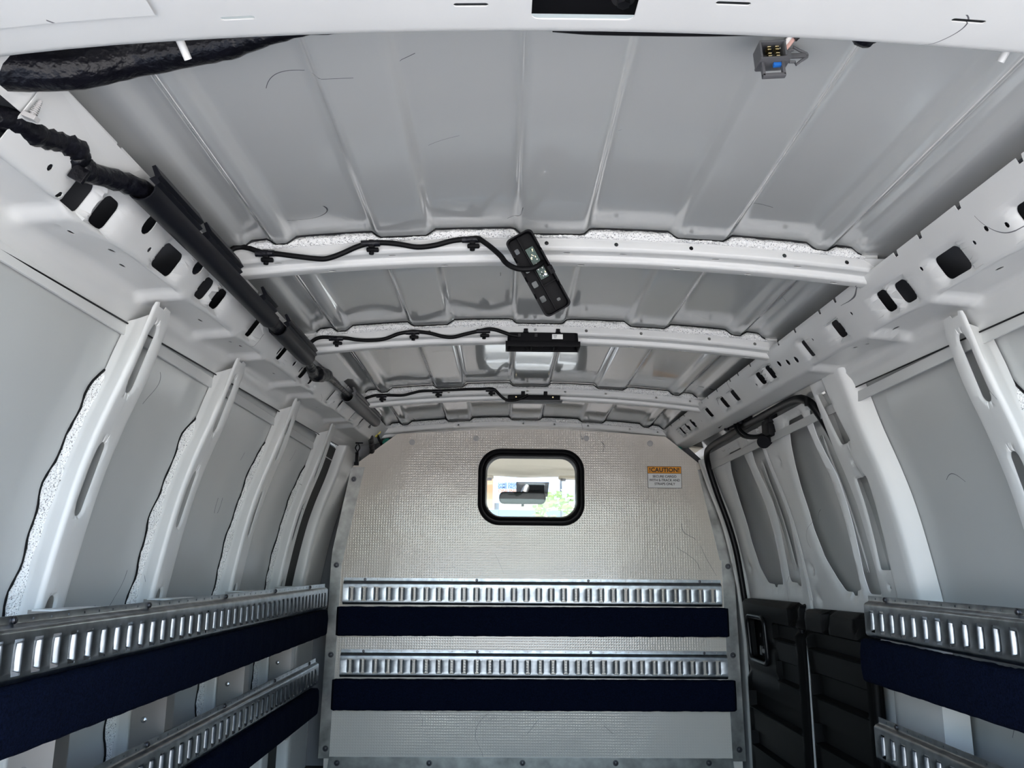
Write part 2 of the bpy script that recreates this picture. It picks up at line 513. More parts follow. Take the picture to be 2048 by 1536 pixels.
# ---- roof bows (hat sections) with their foam strips
BP = [(-.046, -.008), (-.046, -.016), (-.041, -.022), (-.041, -.038), (-.036, -.0435), (-.014, -.0435), (-.013, -.053), (-.009, -.057), (.014, -.057), (.017, -.052), (.017, -.018)]
for bi, yb in enumerate(BOWS):
    s, g = poly_arc(fillet(BP, .002, 2))
    drop = .010 if bi == 3 else 0
    def fb(u, v, g=g, yb=yb, drop=drop):
        p = g(u); return np.array([v, yb + p[0], roofz(v) + p[1] - drop])
    # arc positions of the flats
    S0, _ = poly_arc(BP)
    band_u = (S0[2] + S0[3]) / 2; f1 = (S0[4] + S0[5]) / 2; f2 = (S0[7] + S0[8]) / 2
    hl = []
    for x in (-.02, .115, .26, .44, .56, -.30): hl.append(circ(band_u, x, .0042, 8))
    for x in (-.54, -.32, .02, .13, .31, .47): hl.append([(f1 + .0032 * math.cos(t), x + .0075 * math.sin(t)) for t in np.linspace(0, 2 * math.pi, 9)[:-1]])
    for x in (-.44, -.22, .05, .24, .38, .55): hl.append([(f2 + .0035 * math.cos(t), x + .008 * math.sin(t)) for t in np.linspace(0, 2 * math.pi, 9)[:-1]])
    w = .628
    bow = sheet('roof_bow', [(0, XC - w), (s[-1], XC - w), (s[-1], XC + w), (0, XC + w)], hl, fb, (.02, .05), 'white', ceil_o,
                th=.0012, ulines=[q for q in s[1:-1]], edge_step=.05, smooth=50)
    # foam: bumpy bead between bow and roof skin, following the bands
    nn = 250; rws = []
    rnd = random.Random(bi)
    xs_f = np.linspace(XC - .585, XC + .60, nn)
    prof = 7
    for j in range(prof):
        t = j / (prof - 1); row = []
        for i, x in enumerate(xs_f):
            zt = roofz(x) - .013 * (1 - band(x)) - (.004 if bi < 3 else .014); zb = roofz(x) - .023 - drop
            bul = .007 * math.sin(math.pi * t) + rnd.uniform(-.0012, .0012) + .0012 * math.sin(x * 90 + bi)
            row.append((x, yb - .048 - bul, zt + (zb - zt) * t + rnd.uniform(-.0008, .0008)))
        rws.append(row)
    MB().grid(rws).build('foam_strip', 'foam', ceil_o, 80)
    MB().tube([(x, yb - .050, roofz(x) - .013 * (1 - band(x)) - (.003 if bi < 3 else .013)) for x in xs_f[::2]], .0016, 5).build('sealant_line', 'rubber', ceil_o, 60)
    # end gussets
    for sd in (-1, 1):
        q = MB()
        x0, x1 = XC + sd * .600, XC + sd * .655
        q.add([(x0, yb - .044, roofz(x0) - .020 - drop), (x1, yb - .085, roofz(x1) - .03 - drop), (x1, yb - .044, roofz(x1) - .05 - drop),
               (x0, yb - .040, roofz(x0) - .019 - drop), (x1, yb - .081, roofz(x1) - .028 - drop), (x1, yb - .040, roofz(x1) - .049 - drop)],
              [(0, 1, 2), (5, 4, 3), (0, 3, 4, 1), (1, 4, 5, 2), (2, 5, 3, 0)])
        q.add([(x0, yb + .017, roofz(x0) - .050 - drop), (x1, yb + .06, roofz(x1) - .05 - drop), (x1, yb + .017, roofz(x1) - .07 - drop),
               (x0, yb + .019, roofz(x0) - .048 - drop), (x1, yb + .062, roofz(x1) - .048 - drop), (x1, yb + .019, roofz(x1) - .068 - drop)],
              [(0, 1, 2), (5, 4, 3), (0, 3, 4, 1), (1, 4, 5, 2), (2, 5, 3, 0)])
        q.build('gusset', 'white', ceil_o, None)

# ---- side skins
def skin_f(s):
    return lambda u, v: np.array([s * (wsm(u) + SKIN) + (XC if u > .44 else 0), v, u])
cabw = densify([(-.05, 3.95), (.40, 3.95), (.40, 4.55), (-.05, 4.80)], .1)
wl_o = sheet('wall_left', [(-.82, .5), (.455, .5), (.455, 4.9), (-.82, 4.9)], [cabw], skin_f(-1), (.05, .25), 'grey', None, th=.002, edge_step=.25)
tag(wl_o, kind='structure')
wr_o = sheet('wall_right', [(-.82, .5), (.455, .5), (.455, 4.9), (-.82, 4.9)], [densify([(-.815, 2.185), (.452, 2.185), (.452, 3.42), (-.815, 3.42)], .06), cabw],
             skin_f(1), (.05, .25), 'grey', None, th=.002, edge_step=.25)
tag(wr_o, kind='structure')

# ---- wall ribs
RP = [(.014, .046), (.013, .031), (.011, .026), (.004, .007), (.010, 0.0), (.036, 0.0), (.048, .0006), (.093, .004), (.097, .020)]
def rise(y): return .030 * (y - 1.4) / 1.4
def make_rib(y0, s, parent):
    sa, g = poly_arc(fillet(RP, .003, 2)); S0, _ = poly_arc(RP)
    def f(u, v):
        p = g(u); z = v
        taper = 0 if z < .36 else (z - .36) / .09
        yy = y0 + p[0] * (1 - .10 * taper)
        if p[0] < .03 and p[1] > .005: yy += .010 * taper
        # a stepped lead-in near the top of the rib
        off = p[1]
        return np.array([s * (wsm(z) + off), yy, z])
    cu = S0[6] - .006; dz = rise(y0)
    hl = []
    for z0, z1 in ((.292, .418), (.076, .204), (-.175, -.056), (-.42, -.30)):
        hl.append(rrect(cu - .0145, z0, cu + .0145, z1, .0144, 5))
    def emb(u, v, d): return -.004 * max(0, 1 - d / .006) ** 2 if d < .006 else 0.0
    outer = [(0, -.80), (sa[-1], -.80), (sa[-1], .425 + dz), (S0[7] - .004, .430 + dz), (S0[7] - .016, .453 + dz), (S0[6], .453 + dz), (S0[6] - .004, .447 + dz), (S0[4] + .010, .447 + dz), (S0[4] + .006, .454 + dz), (S0[3] + .004, .452 + dz), (S0[3], .43 + dz), (0, .42 + dz)]
    return sheet('rib', outer, hl, f, (.02, .03), 'white', parent, th=.0012 if s < 0 else -.0012, ulines=list(sa[1:-1]), edge_step=.03,
                 rings=(.003, .006), emboss=(emb if s < 0 else (lambda u, v, d: -emb(u, v, d))), smooth=38)
def make_foam_side(y0, s, parent, z1=.335, seed=0):
    rnd = random.Random(seed); rws = []
    zz = np.linspace(-.78, z1, 190)
    for j in range(6):
        t = j / 5; row = []
        for i, z in enumerate(zz):
            wob = .006 * math.sin(z * 31 + seed) + .004 * math.sin(z * 71 + 2 * seed)
            end = min(1, (z1 - z) / .05)
            ya = y0 - .006 + wob + .03 * (1 - end); yb_ = y0 + .055
            bul = .010 * math.sin(math.pi * min(1, t * 1.2)) + rnd.uniform(-.0012, .0012)
            row.append((s * (wsm(z) + SKIN - .002 - bul - .006 * t), ya + (yb_ - ya) * t, z))
        rws.append(row)
    edge = [tuple(np.array(p) + np.array((-s * .001, -.001, 0))) for p in rws[0]][::2]
    MB().tube(edge, .0022, 5).build('sealant_line', 'rubber', parent, 60)
    return MB().grid(rws).build('foam_strip', 'foam', parent, 80)
for i, y0 in enumerate(RIBS):
    make_rib(y0, -1, wl_o); make_foam_side(y0, -1, wl_o, .335 if i < 2 else .36, i + 1)
make_rib(RIBS[0], 1, wr_o); make_foam_side(RIBS[0], 1, wr_o, .335, 9)

# ---- left front pillar
PP = [(.0, .045), (.004, .006), (.012, 0), (.05, 0), (.09, .015), (.38, .015), (.385, .05)]
def make_pillar(y0, s, parent, prof, holes=(), ztop=.455, name='pillar'):
    sa, g = poly_arc(fillet(prof, .006, 3)); S0, _ = poly_arc(prof)
    def f(u, v):
        p = g(u); return np.array([s * (wsm(v) + p[1]), y0 + p[0], v])
    return sheet(name, [(0, -.80), (sa[-1], -.80), (sa[-1], ztop), (0, ztop)], [h(S0) for h in holes], f, (.02, .03), 'white', parent,
                 th=.0012 if s < 0 else -.0012, ulines=list(sa[1:-1]), edge_step=.03, rings=(.004, .009),
                 emboss=(lambda u, v, d: (s) * .005 * max(0, 1 - d / .009) ** 2 if d < .009 else 0.0), smooth=38)
make_pillar(3.212, -1, wl_o, PP)
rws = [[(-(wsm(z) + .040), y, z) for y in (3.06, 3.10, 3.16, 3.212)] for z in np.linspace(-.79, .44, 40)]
MB().grid(rws).build('recess_shade', 'panelblack', wl_o, 60)  # dark strip painted in for the shade of the recess before the pillar
# ---- right door pillar with two long openings
RPP = [(-.012, .048), (0, .020), (.010, .004), (.026, 0), (.10, -.004), (.115, .004), (.20, .004), (.215, .012), (.225, .05)]
def hq(q):
    def h(S0):
        b0 = S0[4] - .10      # arc ~ y offset
        pts = []
        for (y, z) in q: pts.append((b0 + y, z))
        # round corners
        out = []
        P = [np.array(p) for p in pts]; n = len(P)
        for i in range(n):
            a = P[i - 1] - P[i]; c = P[(i + 1) % n] - P[i]; r = .008
            A = P[i] + a / np.linalg.norm(a) * r; B = P[i] + c / np.linalg.norm(c) * r
            for k in range(4):
                t = k / 3; out.append(tuple((1 - t) ** 2 * A + 2 * t * (1 - t) * P[i] + t * t * B))
        return densify(out, .02)
    return h
make_pillar(1.94, 1, wr_o, RPP, ztop=.478, holes=(hq([(.112, .445), (.186, .445), (.156, .308), (.080, .308)]), hq([(.080, .222), (.158, .222), (.180, -.004), (.104, -.004)]),
                                      lambda S0: circ(S0[4] + .03, .262, .006, 8), lambda S0: circ(S0[4] + .05, -.045, .005, 8)))
zz_ = np.linspace(-.79, .42, 40)
MB().grid([[(wsm(z) + .047, y, z) for y in (1.950, 1.985, 2.04)] for z in zz_]).build('recess_shade', 'panelblack', wr_o, 60)  # black strip stands in for the shadow in the gap beside the pillar
MB().tube([(wsm(z) + .046, 1.942, z) for z in zz_], .0055, 8).build('seam_bead', 'white', wr_o, 60)
make_pillar(3.42, 1, wr_o, PP, ztop=.44)

# ---- roof rails (trim_1 left, trim_2 right)
RAIL = [(.614, .560), (.616, .553), (.628, .530), (.670, .464), (.735, .458), (.755, .437), (.764, .415)]
RAIL2 = [(.614, .560), (.616, .553), (.628, .530), (.668, .466), (.724, .455), (.738, .466), (.752, .490)]
def make_rail(name, s, holes_y, slots_y, beads, small, underholes):
    S0, _ = poly_arc(RAIL); sa, g = poly_arc(fillet(RAIL, .007, 3))
    k2 = fillet(RAIL2, .007, 3)
    def g2(u): return np.array([np.interp(u, sa, [q[0] for q in k2]), np.interp(u, sa, [q[1] for q in k2])])
    uF, uB, uD = S0[2], S0[3], S0[4]
    def f(u, v):
        p = g(u)
        if s > 0 and v > 1.95:
            k = min(1, (v - 1.95) / .12); k = k * k * (3 - 2 * k); p = p * (1 - k) + g2(u) * k
        tp = .010 * (v - 1.4); w = min(1, max(.3, .3 + .7 * (.560 - p[1]) / .096))
        return np.array([XC + s * (p[0] - tp), v, p[1] + rise(v) * w])
    L = uB - uF; hl = []
    for (y0, y1, t0, t1) in holes_y: hl.append(rrect(uF + (t0 - .05) * L, y0 - .0035, uF + (t1 + .06) * L, y1 + .0035, min(.012, (y1 - y0) * .34), 4))
    for (y0, y1, t0, t1) in slots_y: hl.append(rrect(uF + t0 * L, y0, uF + t1 * L, y1, (y1 - y0) / 2, 3))
    for (y, t, r) in small: hl.append(circ(uF + t * L, y, r, 8))
    for (y, t, a) in underholes:
        hl.append([(uB + t * (uD - uB) + .0028 * math.cos(q), y + a * math.sin(q)) for q in np.linspace(0, 2 * math.pi, 9)[:-1]])
    Y0, Y1 = (.865 if s < 0 else .70), 3.56
    outer = [(0, Y0), (S0[-1], Y0), (S0[-1], Y1), (0, Y1)]
    y = Y1 - .08
    k = 0
    while y > 1.0:                       # tabs along the free edge
        outer += [(0, y), (.010, y - .002), (.010, y - .012), (0, y - .014)]
        k += 1; y -= .085 + .035 * ((k * 7) % 3)
    big = [np.array(h) for h in hl[:len(holes_y)]]
    bigc = [(h.mean(0), np.ptp(h, axis=0) / 2) for h in big]
    def emb(u, v, d):
        e = 0.0
        for c, hw in bigc:
            if abs(v - c[1]) < hw[1] + .03 and abs(u - c[0]) < hw[0] + .03:
                dx = max(0, abs(u - c[0]) - hw[0]); dy = max(0, abs(v - c[1]) - hw[1]); dd = math.hypot(dx, dy)
                if dd < .015: e -= .0085 * (1 - dd / .015) ** 1.6
        if u > uB - .01:
            w = min(1, (u - uB + .01) / .012) * min(1, max(0, (uD + .012 - u) / .012))
            for i_, yb in enumerate(beads):
                st = max(beads[i_ - 1] + .02 if i_ else yb - .30, yb - .30)
                if st < v < yb + .012:
                    ramp = min(1, (v - st) / .12); back = min(1, max(0, (yb + .012 - v) / .020))
                    e -= .011 * w * ramp * back
                if yb + .010 < v < yb + .04: e += .003 * w * math.sin(math.pi * (v - yb - .010) / .03)
        return e * (1 if s < 0 else -1)
    vl = []
    for yb in beads: vl += [yb - .016, yb - .008, yb + .002, yb + .012, yb + .025, yb + .04]
    o = sheet(name, outer, hl, f, (.011, .04), 'white', None, th=.0015 if s < 0 else -.0015, ulines=list(sa[1:-1]), vlines=vl, rings=(.004, .009, .014), emboss=emb, edge_step=.04, smooth=45)
    return tag(o, kind='structure')
T0, T1 = .25, .72
HL = [(1.022, 1.054, .40, .90), (1.09, 1.124, .36, .87), (1.286, 1.351, .28, .78), (1.464, 1.498, T0, T1), (1.534, 1.568, .23, .69), (1.755, 1.782, .17, .69),
      (1.989, 2.019, .18, .66), (2.205, 2.243, .30, .68), (2.306, 2.333, .26, .65), (2.558, 2.579, .2, .72), (2.711, 2.730, .2, .70), (2.932, 2.950, .2, .72), (3.096, 3.112, .2, .74)]
trim1 = make_rail('trim_1', -1, HL, [(1.187, 1.214, .02, .47), (1.384, 1.416, .02, .42), (1.956, 1.968, .34, .6), (2.166, 2.178, .34, .6)],
                  [1.03, 1.40, 1.67, 1.885, 2.215, 2.40, 2.87, 3.02], [(.955, .62, .005), (1.0, .86, .005), (1.243, .62, .005), (2.103, .45, .009), (2.62, .6, .004)],
                  [(1.10, .45, .010), (1.20, .3, .012), (1.27, .55, .010), (1.60, .5, .012), (1.76, .4, .01), (1.82, .35, .01), (2.12, .5, .012), (2.60, .5, .01)])
HR = [(1.072, 1.106, .31, .71), (1.26, 1.327, .27, .74), (1.434, 1.472, .24, .71), (1.507, 1.539, .18, .67), (1.727, 1.757, .14, .59), (1.914, 1.934, .1, .60), (2.182, 2.212, .1, .58),
      (2.264, 2.300, .1, .56), (2.518, 2.560, .1, .58), (2.640, 2.683, .1, .60), (2.838, 2.884, .1, .58), (3.092, 3.126, .12, .6), (3.184, 3.216, .14, .6), (3.275, 3.312, .14, .62)]
trim2 = make_rail('trim_2', 1, HR, [], [1.02, 1.37, 1.62, 1.95], [(1.17, .3, .005), (1.13, .45, .005), (1.36, .25, .0045), (1.21, .4, .004), (1.645, .2, .0045), (1.86, .2, .004), (2.0, .45, .010), (2.05, .38, .010), (2.10, .25, .010),
                  (2.32, .45, .005), (2.50, .12, .005), (2.82, .12, .005), (2.98, .5, .004)], [(1.08, .5, .012), (1.06, .3, .012), (1.24, .4, .012), (1.60, .5, .014), (1.72, .4, .011), (1.77, .35, .011)])
# closed back of the rail's box section
for s, par in ((-1, trim1), (1, trim2)):
    rws = []
    for y in np.linspace(.72 if s > 0 else .87, 3.56, 30):
        tp = .010 * (y - 1.4); r_ = rise(y)
        rws.append([(XC + s * (x - tp), y, z + r_ * w) for x, z, w in ((.6165, .5555, .3), (.655, .552, .3), (.715, .532, .5), (.765, .50, .7), (.770, .43 if (s < 0 or y < 1.95) else .497, 1), (.765, .416 if (s < 0 or y < 1.95) else .492, 1))])
    MB().grid(rws).build('rail_back', 'voidshade', par, 30)  # shade of the unlit rail cavity is put into the colour
# light strip below each rail, against the skin
for s, par in ((-1, wl_o), (1, wr_o)):
    q = MB()
    x0 = XC + s * .758
    q.box((x0 + s * .006, 2.15, .405), (.004, 2.72, .024)); q.build('seam_strip', 'white', par, None)
    MB().tube([(XC + s * (.760 - .010 * (y - 1.4)), y, .4145 + rise(y)) for y in np.linspace(.9, 3.5 if s < 0 else 1.93, 14)], .0016, 6).build('seam_line', 'rubber', par, 60)

# ---- rear header (trim_3) over the back opening
HP = [(.50, .512), (.60, .523), (.70, .530), (.742, .533), (.752, .538), (.757, .548), (.757, .60)]
sh, gh = poly_arc(fillet(HP, .006, 3))
def fh(u, v):
    p = gh(u); x = v; c = (x - XC)
    return np.array([x, p[0] + .05 * c * c, p[1] - .060 * c * c - .10 * max(0, abs(c) - .45) ** 2])
def uy(y): return float(np.interp(y, [gh(a)[0] for a in np.linspace(0, sh[-1] * .78, 300)], np.linspace(0, sh[-1] * .78, 300)))
hh = []
for x, y in ((-.363, .711), (-.133, .700), (.119, .692), (.352, .699)):
    hh.append(rrect(uy(y - .003), x - .017, uy(y + .003), x + .017, .0029, 3))
hh.append(rrect(uy(.655), -.074, uy(.724), .028, .008, 3))
trim3 = sheet('trim_3', [(0, -.80), (sh[-1], -.80), (sh[-1], .78), (0, .78)], hh, fh, (.02, .05), 'white', None, th=.0015, ulines=list(sh[1:-1]), edge_step=.05, rings=(.003, .006),
              emboss=None, smooth=45)
tag(trim3, kind='structure')
rws = [[fh(u, x) + np.array([0, 0, .022]) for x in np.linspace(-.78, .78, 30)] for u in np.linspace(sh[-1] * .10, sh[-1] * .74, 8)]
MB().grid(rws).build('header_back', 'voidshade', trim3, 40)  # dark colour stands in for shade behind the header slots
lp = MB().box((-.023, .69, .548), (.115, .09, .004)); lp.build('latch_recess_plate', 'black', trim3, None)
bo = MB(); bo.disc((.016, .708, .546), (0, 0, -1), .012, .003, 20); bo.disc((.016, .708, .543), (0, 0, -1), .0068, .007, 6); bo.build('bolt', 'screw', trim3, 30)
for x, z in ((-.449, .530), (.447, .540)):
    sx = 1 if x < 0 else -1
    q = MB().tube([(x - sx * .006, .775, z + .04), (x, .785, z + .018), (x + sx * .006, .80, z + .002)], [.0045, .0045, .0042], 10)
    q.build('pin', 'white', trim3, 40)
# overlapped sheet lap at the left of the header
q = MB(); rowsA = []
for x in np.linspace(-.80, -.445, 12):
    rowsA.append([fh(u, x + (.02 * (sh[-1] - u) / sh[-1])) + np.array([0, 0, -.003]) for u in np.linspace(0, sh[-1] * .62, 10)])
q.grid(rowsA); lap = q.build('header_lap', 'white', trim3, 40)
# dark weather strip showing under the header
q = MB()
q.tube(smooth_path([(-.05, .770, .553), (.0, .770, .550), (.10, .770, .550), (.17, .770, .552)], 4), .0026, 8); q.build('weather_strip', 'rubber', trim3, 40)

# ---- rear corner panel, top left (between rail and header)
gp = sheet('corner_panel', [(0, .80), (.06, .80), (.055, .93), (.045, 1.06), (0, 1.10)], [circ(.035, .885, .005)],
           lambda u, v: np.array([XC - .617 - u * .55 - .02 * max(0, 1.0 - v), v, .553 - u * .83 + .02 * max(0, 1.0 - v)]), (.03, .05), 'white', trim1, th=-.0015, edge_step=.04)

# ---- floor with black mat
q = MB().box((0, 2.7, FLOOR - .02), (1.84, 4.5, .04)); fl = q.build('floor', 'floorblack', None, None); tag(fl, kind='structure')
q = MB().box((0, .44, -.86), (1.84, .06, .16)); q.build('rear_sill', 'white', fl, None)

# ------------------------------------------------------------------ partition (front wall of the load space)
top = [(-.56 + .575 * 2 * t, .546 + .026 * math.sin(math.pi * t)) for t in np.linspace(0, 1, 15)]
top = [(x, z) for x, z in top]
pan = [(-.80, -.79), (.855, -.79), (.855, -.02), (.80, .405), (.745, .419)] + list(reversed(top)) + [(-.75, .400), (-.765, .30), (-.80, .0)]
win = rrect(-.195, .180, .224, .470, .075, 7)
wf = sheet('wall_front', pan, [win], lambda u, v: np.array([u, YP, v]), (.10, .10), 'frp', None, th=.016, edge_step=.10, smooth=30)
tag(wf, kind='structure')
bk = [(-.90, -.80), (.90, -.80), (.90, .0), (.86, .25), (.78, .45), (.62, .60), (.3, .628), (-.3, .628), (-.64, .60), (-.80, .45), (-.88, .25), (-.90, .0)]
sheet('leak_blocker', bk, [rrect(-.25, .12, .28, .54, .05, 4)], lambda u, v: np.array([u, 3.61, v]), (.2, .2), 'voidshade', wf, th=.004, edge_step=.2)  # added dark sheet behind the partition, stops light leaking in from the cab
def trim_plate(poly, m='alu', name='edge_trim'):
    q = MB().prism([(x, z) for x, z in poly], 'y', YP - .0035, YP - .0005)
    q.build(name, m, wf, None)
trim_plate([(-.748, .402), (-.692, .402), (-.757, .057), (-.809, .057)])
trim_plate([(-.809, .0565), (-.757, .0565), (-.766, .007), (-.812, .007)])
trim_plate([(-.812, .0065), (-.768, .0065), (-.779, -.748), (-.822, -.748)])
trim_plate([(.722, .404), (.775, .418), (.853, .028), (.800, .028)])
trim_plate([(.806, .0275), (.856, .0275), (.868, -.748), (.816, -.748)])
trim_plate([(-.779, -.742), (.816, -.738), (.820, -.792), (-.785, -.792)])
# flanges of the trims turned back along the body
q = MB()
for a, bb in (((-.748, .402), (-.809, .057)), ((-.812, .0065), (-.822, -.748)), ((.775, .418), (.853, .028)), ((.856, .0275), (.868, -.748))):
    s = -1 if a[0] < 0 else 1
    q.add([(a[0], YP - .0036, a[1]), (bb[0], YP - .0036, bb[1]), (bb[0], YP + .03, bb[1]), (a[0], YP + .03, a[1]),
           (a[0] - s * .002, YP - .0036, a[1]), (bb[0] - s * .002, YP - .0036, bb[1]), (bb[0] - s * .002, YP + .03, bb[1]), (a[0] - s * .002, YP + .03, a[1])],
          [(0, 1, 2, 3), (7, 6, 5, 4), (0, 4, 5, 1), (1, 5, 6, 2), (2, 6, 7, 3), (3, 7, 4, 0)])
q.build('trim_flange', 'alu', wf, None)
q = MB()
scr = [(-.736, .351), (-.790, -.004), (-.793, -.358), (-.795, -.712), (.771, .361), (.832, .004), (.836, -.348), (.844, -.705), (-.747, -.765), (-.384, -.763), (-.016, -.760), (.352, -.758), (.721, -.755)]
proto = None
for (x, z) in scr:
    if proto is None:
        mb = MB().disc((0, 0, 0), (0, -1, 0), .0115, .0012, 18); mb.disc((0, -.0012, 0), (0, -1, 0), .0070, .003, 14, .0022); mb.disc((0, -.006, 0), (0, -1, 0), .0028, .0008, 6)
        proto = mb.build('screw', 'screw', wf, 30); o = proto
    else:
        o = proto.copy(); COL.objects.link(o); o.parent = wf
    o.location = (x, YP - .0035, z)
proto = None
for (x, z) in ((-.495, .511), (-.222, .530), (.250, .535), (.523, .516)):
    if proto is None:
        mb = MB().disc((0, 0, 0), (0, -1, 0), .0125, .002, 24, .001); proto = mb.build('plug', 'greyplug', wf, 30); o = proto
    else:
        o = proto.copy(); COL.objects.link(o); o.parent = wf
    o.location = (x, YP, z)
proto['label'] = 'round grey plastic plug'

# ---- small window in the partition
wn_ = empty('window_1', (0.0145, YP, .325)); tag(wn_, kind='structure')
def rr_loop(x0, z0, x1, z1, r, y, n=9):
    return [(x, y, z) for x, z in rrect(x0, z0, x1, z1, r, n)]
def frame_loops(loops, name, m, parent, close=False):
    n = len(loops[0]); vs = [p for L in loops for p in L]; fs = []
    for i in range(len(loops) - 1):
        for j in range(n): fs.append((i * n + j, i * n + (j + 1) % n, (i + 1) * n + (j + 1) % n, (i + 1) * n + j))
    o = pydata(name, vs, fs, m, None, 50)
    o.parent = parent; o.matrix_parent_inverse = Matrix.Translation(-parent.location) if parent.type == 'EMPTY' else Matrix.Identity(4)
    return o
def off(d, y, r): return rr_loop(-.211 + d, .164 + d, .240 - d, .486 - d, r, y)
frame_loops([off(0, YP + .001, .092), off(.001, YP - .012, .092), off(.006, YP - .018, .088), off(.018, YP - .019, .078), off(.022, YP - .014, .075), off(.0235, YP - .012, .074),
             off(.026, YP - .0145, .072), off(.032, YP - .012, .067), off(.036, YP + .002, .064), off(.039, YP + .02, .062), off(.030, YP + .030, .07), off(.0, YP + .026, .092), off(.0, YP + .012, .092)],
            'gasket', 'rubber', wn_)
pl = rrect(-.211 + .034, .164 + .034, .240 - .034, .486 - .034, .066, 9)
n = len(pl)
o = pydata('pane', [(x, YP + .008, z) for x, z in pl] + [(x, YP + .012, z) for x, z in pl], [tuple(range(n)), tuple(range(2 * n - 1, n - 1, -1))] + [(i, (i + 1) % n, n + (i + 1) % n, n + i) for i in range(n)], 'glass', None, None)
o.parent = wn_; o.matrix_parent_inverse = Matrix.Translation(-wn_.location)

# ------------------------------------------------------------------ E-tracks and carpeted rub rails
PITCH = .0511
TP = [(0, 0), (.0145, 0), (.019, .0095), (.024, .0125), (.098, .0125), (.104, .009), (.107, .001)]
def make_track(org, along, down, out, length, label, group, flip, screw_every=9, screw_first=1, hgt=.107, rot=0.0):
    """org: top corner at the start; along/down/out: unit vectors"""
    org = np.array(org, float); A = unit(along); D = unit(down); O = unit(out)
    k = hgt / .107
    prof = [(a * k, b) for a, b in TP]
    S0, _ = poly_arc(prof); sa, g = poly_arc(fillet(prof, .003, 2))
    n = int((length - .018) // PITCH); s0 = (length - n * PITCH) / 2
    uc = (S0[3] + S0[4]) / 2 + .002; hh_ = .0285 * k
    hl = []; slots = []
    for i in range(n):
        c = s0 + PITCH * (i + .5)
        w1, w2, e = .0115, .0055, .0065
        slot = [(uc - hh_, c - w1), (uc - hh_, c + w1), (uc - hh_ + e * .5, c + w1), (uc - hh_ + e, c + w2), (uc - hh_ * .3, c + w2), (uc + hh_ * .3, c + w2), (uc + hh_ - e, c + w2), (uc + hh_ - e * .5, c + w1),
                (uc + hh_, c + w1), (uc + hh_, c - w1), (uc + hh_ - e * .5, c - w1), (uc + hh_ - e, c - w2), (uc + hh_ * .3, c - w2), (uc - hh_ * .3, c - w2), (uc - hh_ + e, c - w2), (uc - hh_ + e * .5, c - w1)]
        hl.append(slot); slots.append(c)
        hl.append(circ(.007 * k, c + (.004 if i % 2 else -.004) * 0, .0024, 6))
    def f(u, v):
        p = g(u); return org + A * v + D * p[0] + O * p[1]
    SL = np.array(slots)
    def emb(u, v, d):
        if abs(u - uc) > hh_ - .003: return 0.0
        q = float(np.min(np.abs(SL - v)))
        if q > .0135: return 0.0
        x = max(0.0, (.0135 - q) / .0080)           # rolled-back lips
        fade = min(1.0, (hh_ - .003 - abs(u - uc)) / .004)
        return flip * .0078 * x ** 1.6 * fade
    vl = []
    for c in slots: vl += [c - .0136, c - .0118, c - .0098, c - .0076, c + .0076, c + .0098, c + .0118, c + .0136]
    root = sheet('e_track', [(0, 0), (S0[-1], 0), (S0[-1], length), (0, length)], hl, f, (.008, PITCH), 'galv', None, th=flip * -.0022,
                 ulines=list(sa[1:-1]) + [uc - hh_ + .003, uc - hh_ + .007, uc + hh_ - .007, uc + hh_ - .003], vlines=vl, edge_step=PITCH, emboss=emb, smooth=42, ky=1.0)
    tag(root, label, 'cargo rail', group)
    proto = None
    i = screw_first
    while i < n:
        c = org + A * slots[i] + D * (.007 * k) + O * .0005
        if proto is None:
            mb = MB().disc((0, 0, 0), O, .0056, .002, 12, .0022); mb.disc(O * .0040, O, .0024, .0007, 6); proto = mb.build('screw', 'screw', root, 30); o = proto
        else:
            o = proto.copy(); COL.objects.link(o); o.parent = root
        o.location = c; i += screw_every
    return root

def make_rub(c0, c1, out, up, h, t, label, group, seed=0):
    """carpet-wrapped board from c0 to c1 (bottom back edge line)"""
    c0 = np.array(c0, float); c1 = np.array(c1, float); A = unit(c1 - c0); O = unit(out); U = unit(up)
    Lg = np.linalg.norm(c1 - c0); rnd = random.Random(seed)
    sec = [(0, 0)] + [(.004, 0)] + [(t - .010 + .010 * math.sin(a), .010 - .010 * math.cos(a)) for a in np.linspace(0, math.pi / 2, 4)] + \
          [(t + .002, h * .35), (t + .0025, h * .65)] + [(t - .010 + .010 * math.cos(a), h - .010 + .010 * math.sin(a)) for a in np.linspace(0, math.pi / 2, 4)] + [(.004, h), (0, h)]
    n = int(Lg / .012); rows = []
    for i in range(n + 1):
        s = Lg * i / n; e = min(s, Lg - s); sh_ = 1 - .55 * max(0, 1 - e / .008) ** 2
        row = []
        for (o_, u_) in sec:
            w = rnd.uniform(-.0008, .0008) + .0006 * math.sin(s * 60 + seed)
            row.append(c0 + A * s + O * (o_ * (sh_ if o_ > .003 else 1) + (w if o_ > .003 else 0)) + U * (h / 2 + (u_ - h / 2) * (1 - .06 * (1 - sh_)) + w))
        rows.append(row)
    mb = MB().grid(rows); k = len(sec)
    mb.f.append(tuple(range(k - 1, -1, -1))); mb.f.append(tuple(range(n * k, n * k + k)))
    o = mb.build('rub_rail', 'carpet', None, 50)
    return tag(o, label, 'rub rail', group)

GT = 'slotted cargo rails'; GR = 'carpeted rub rails'
X = np.array
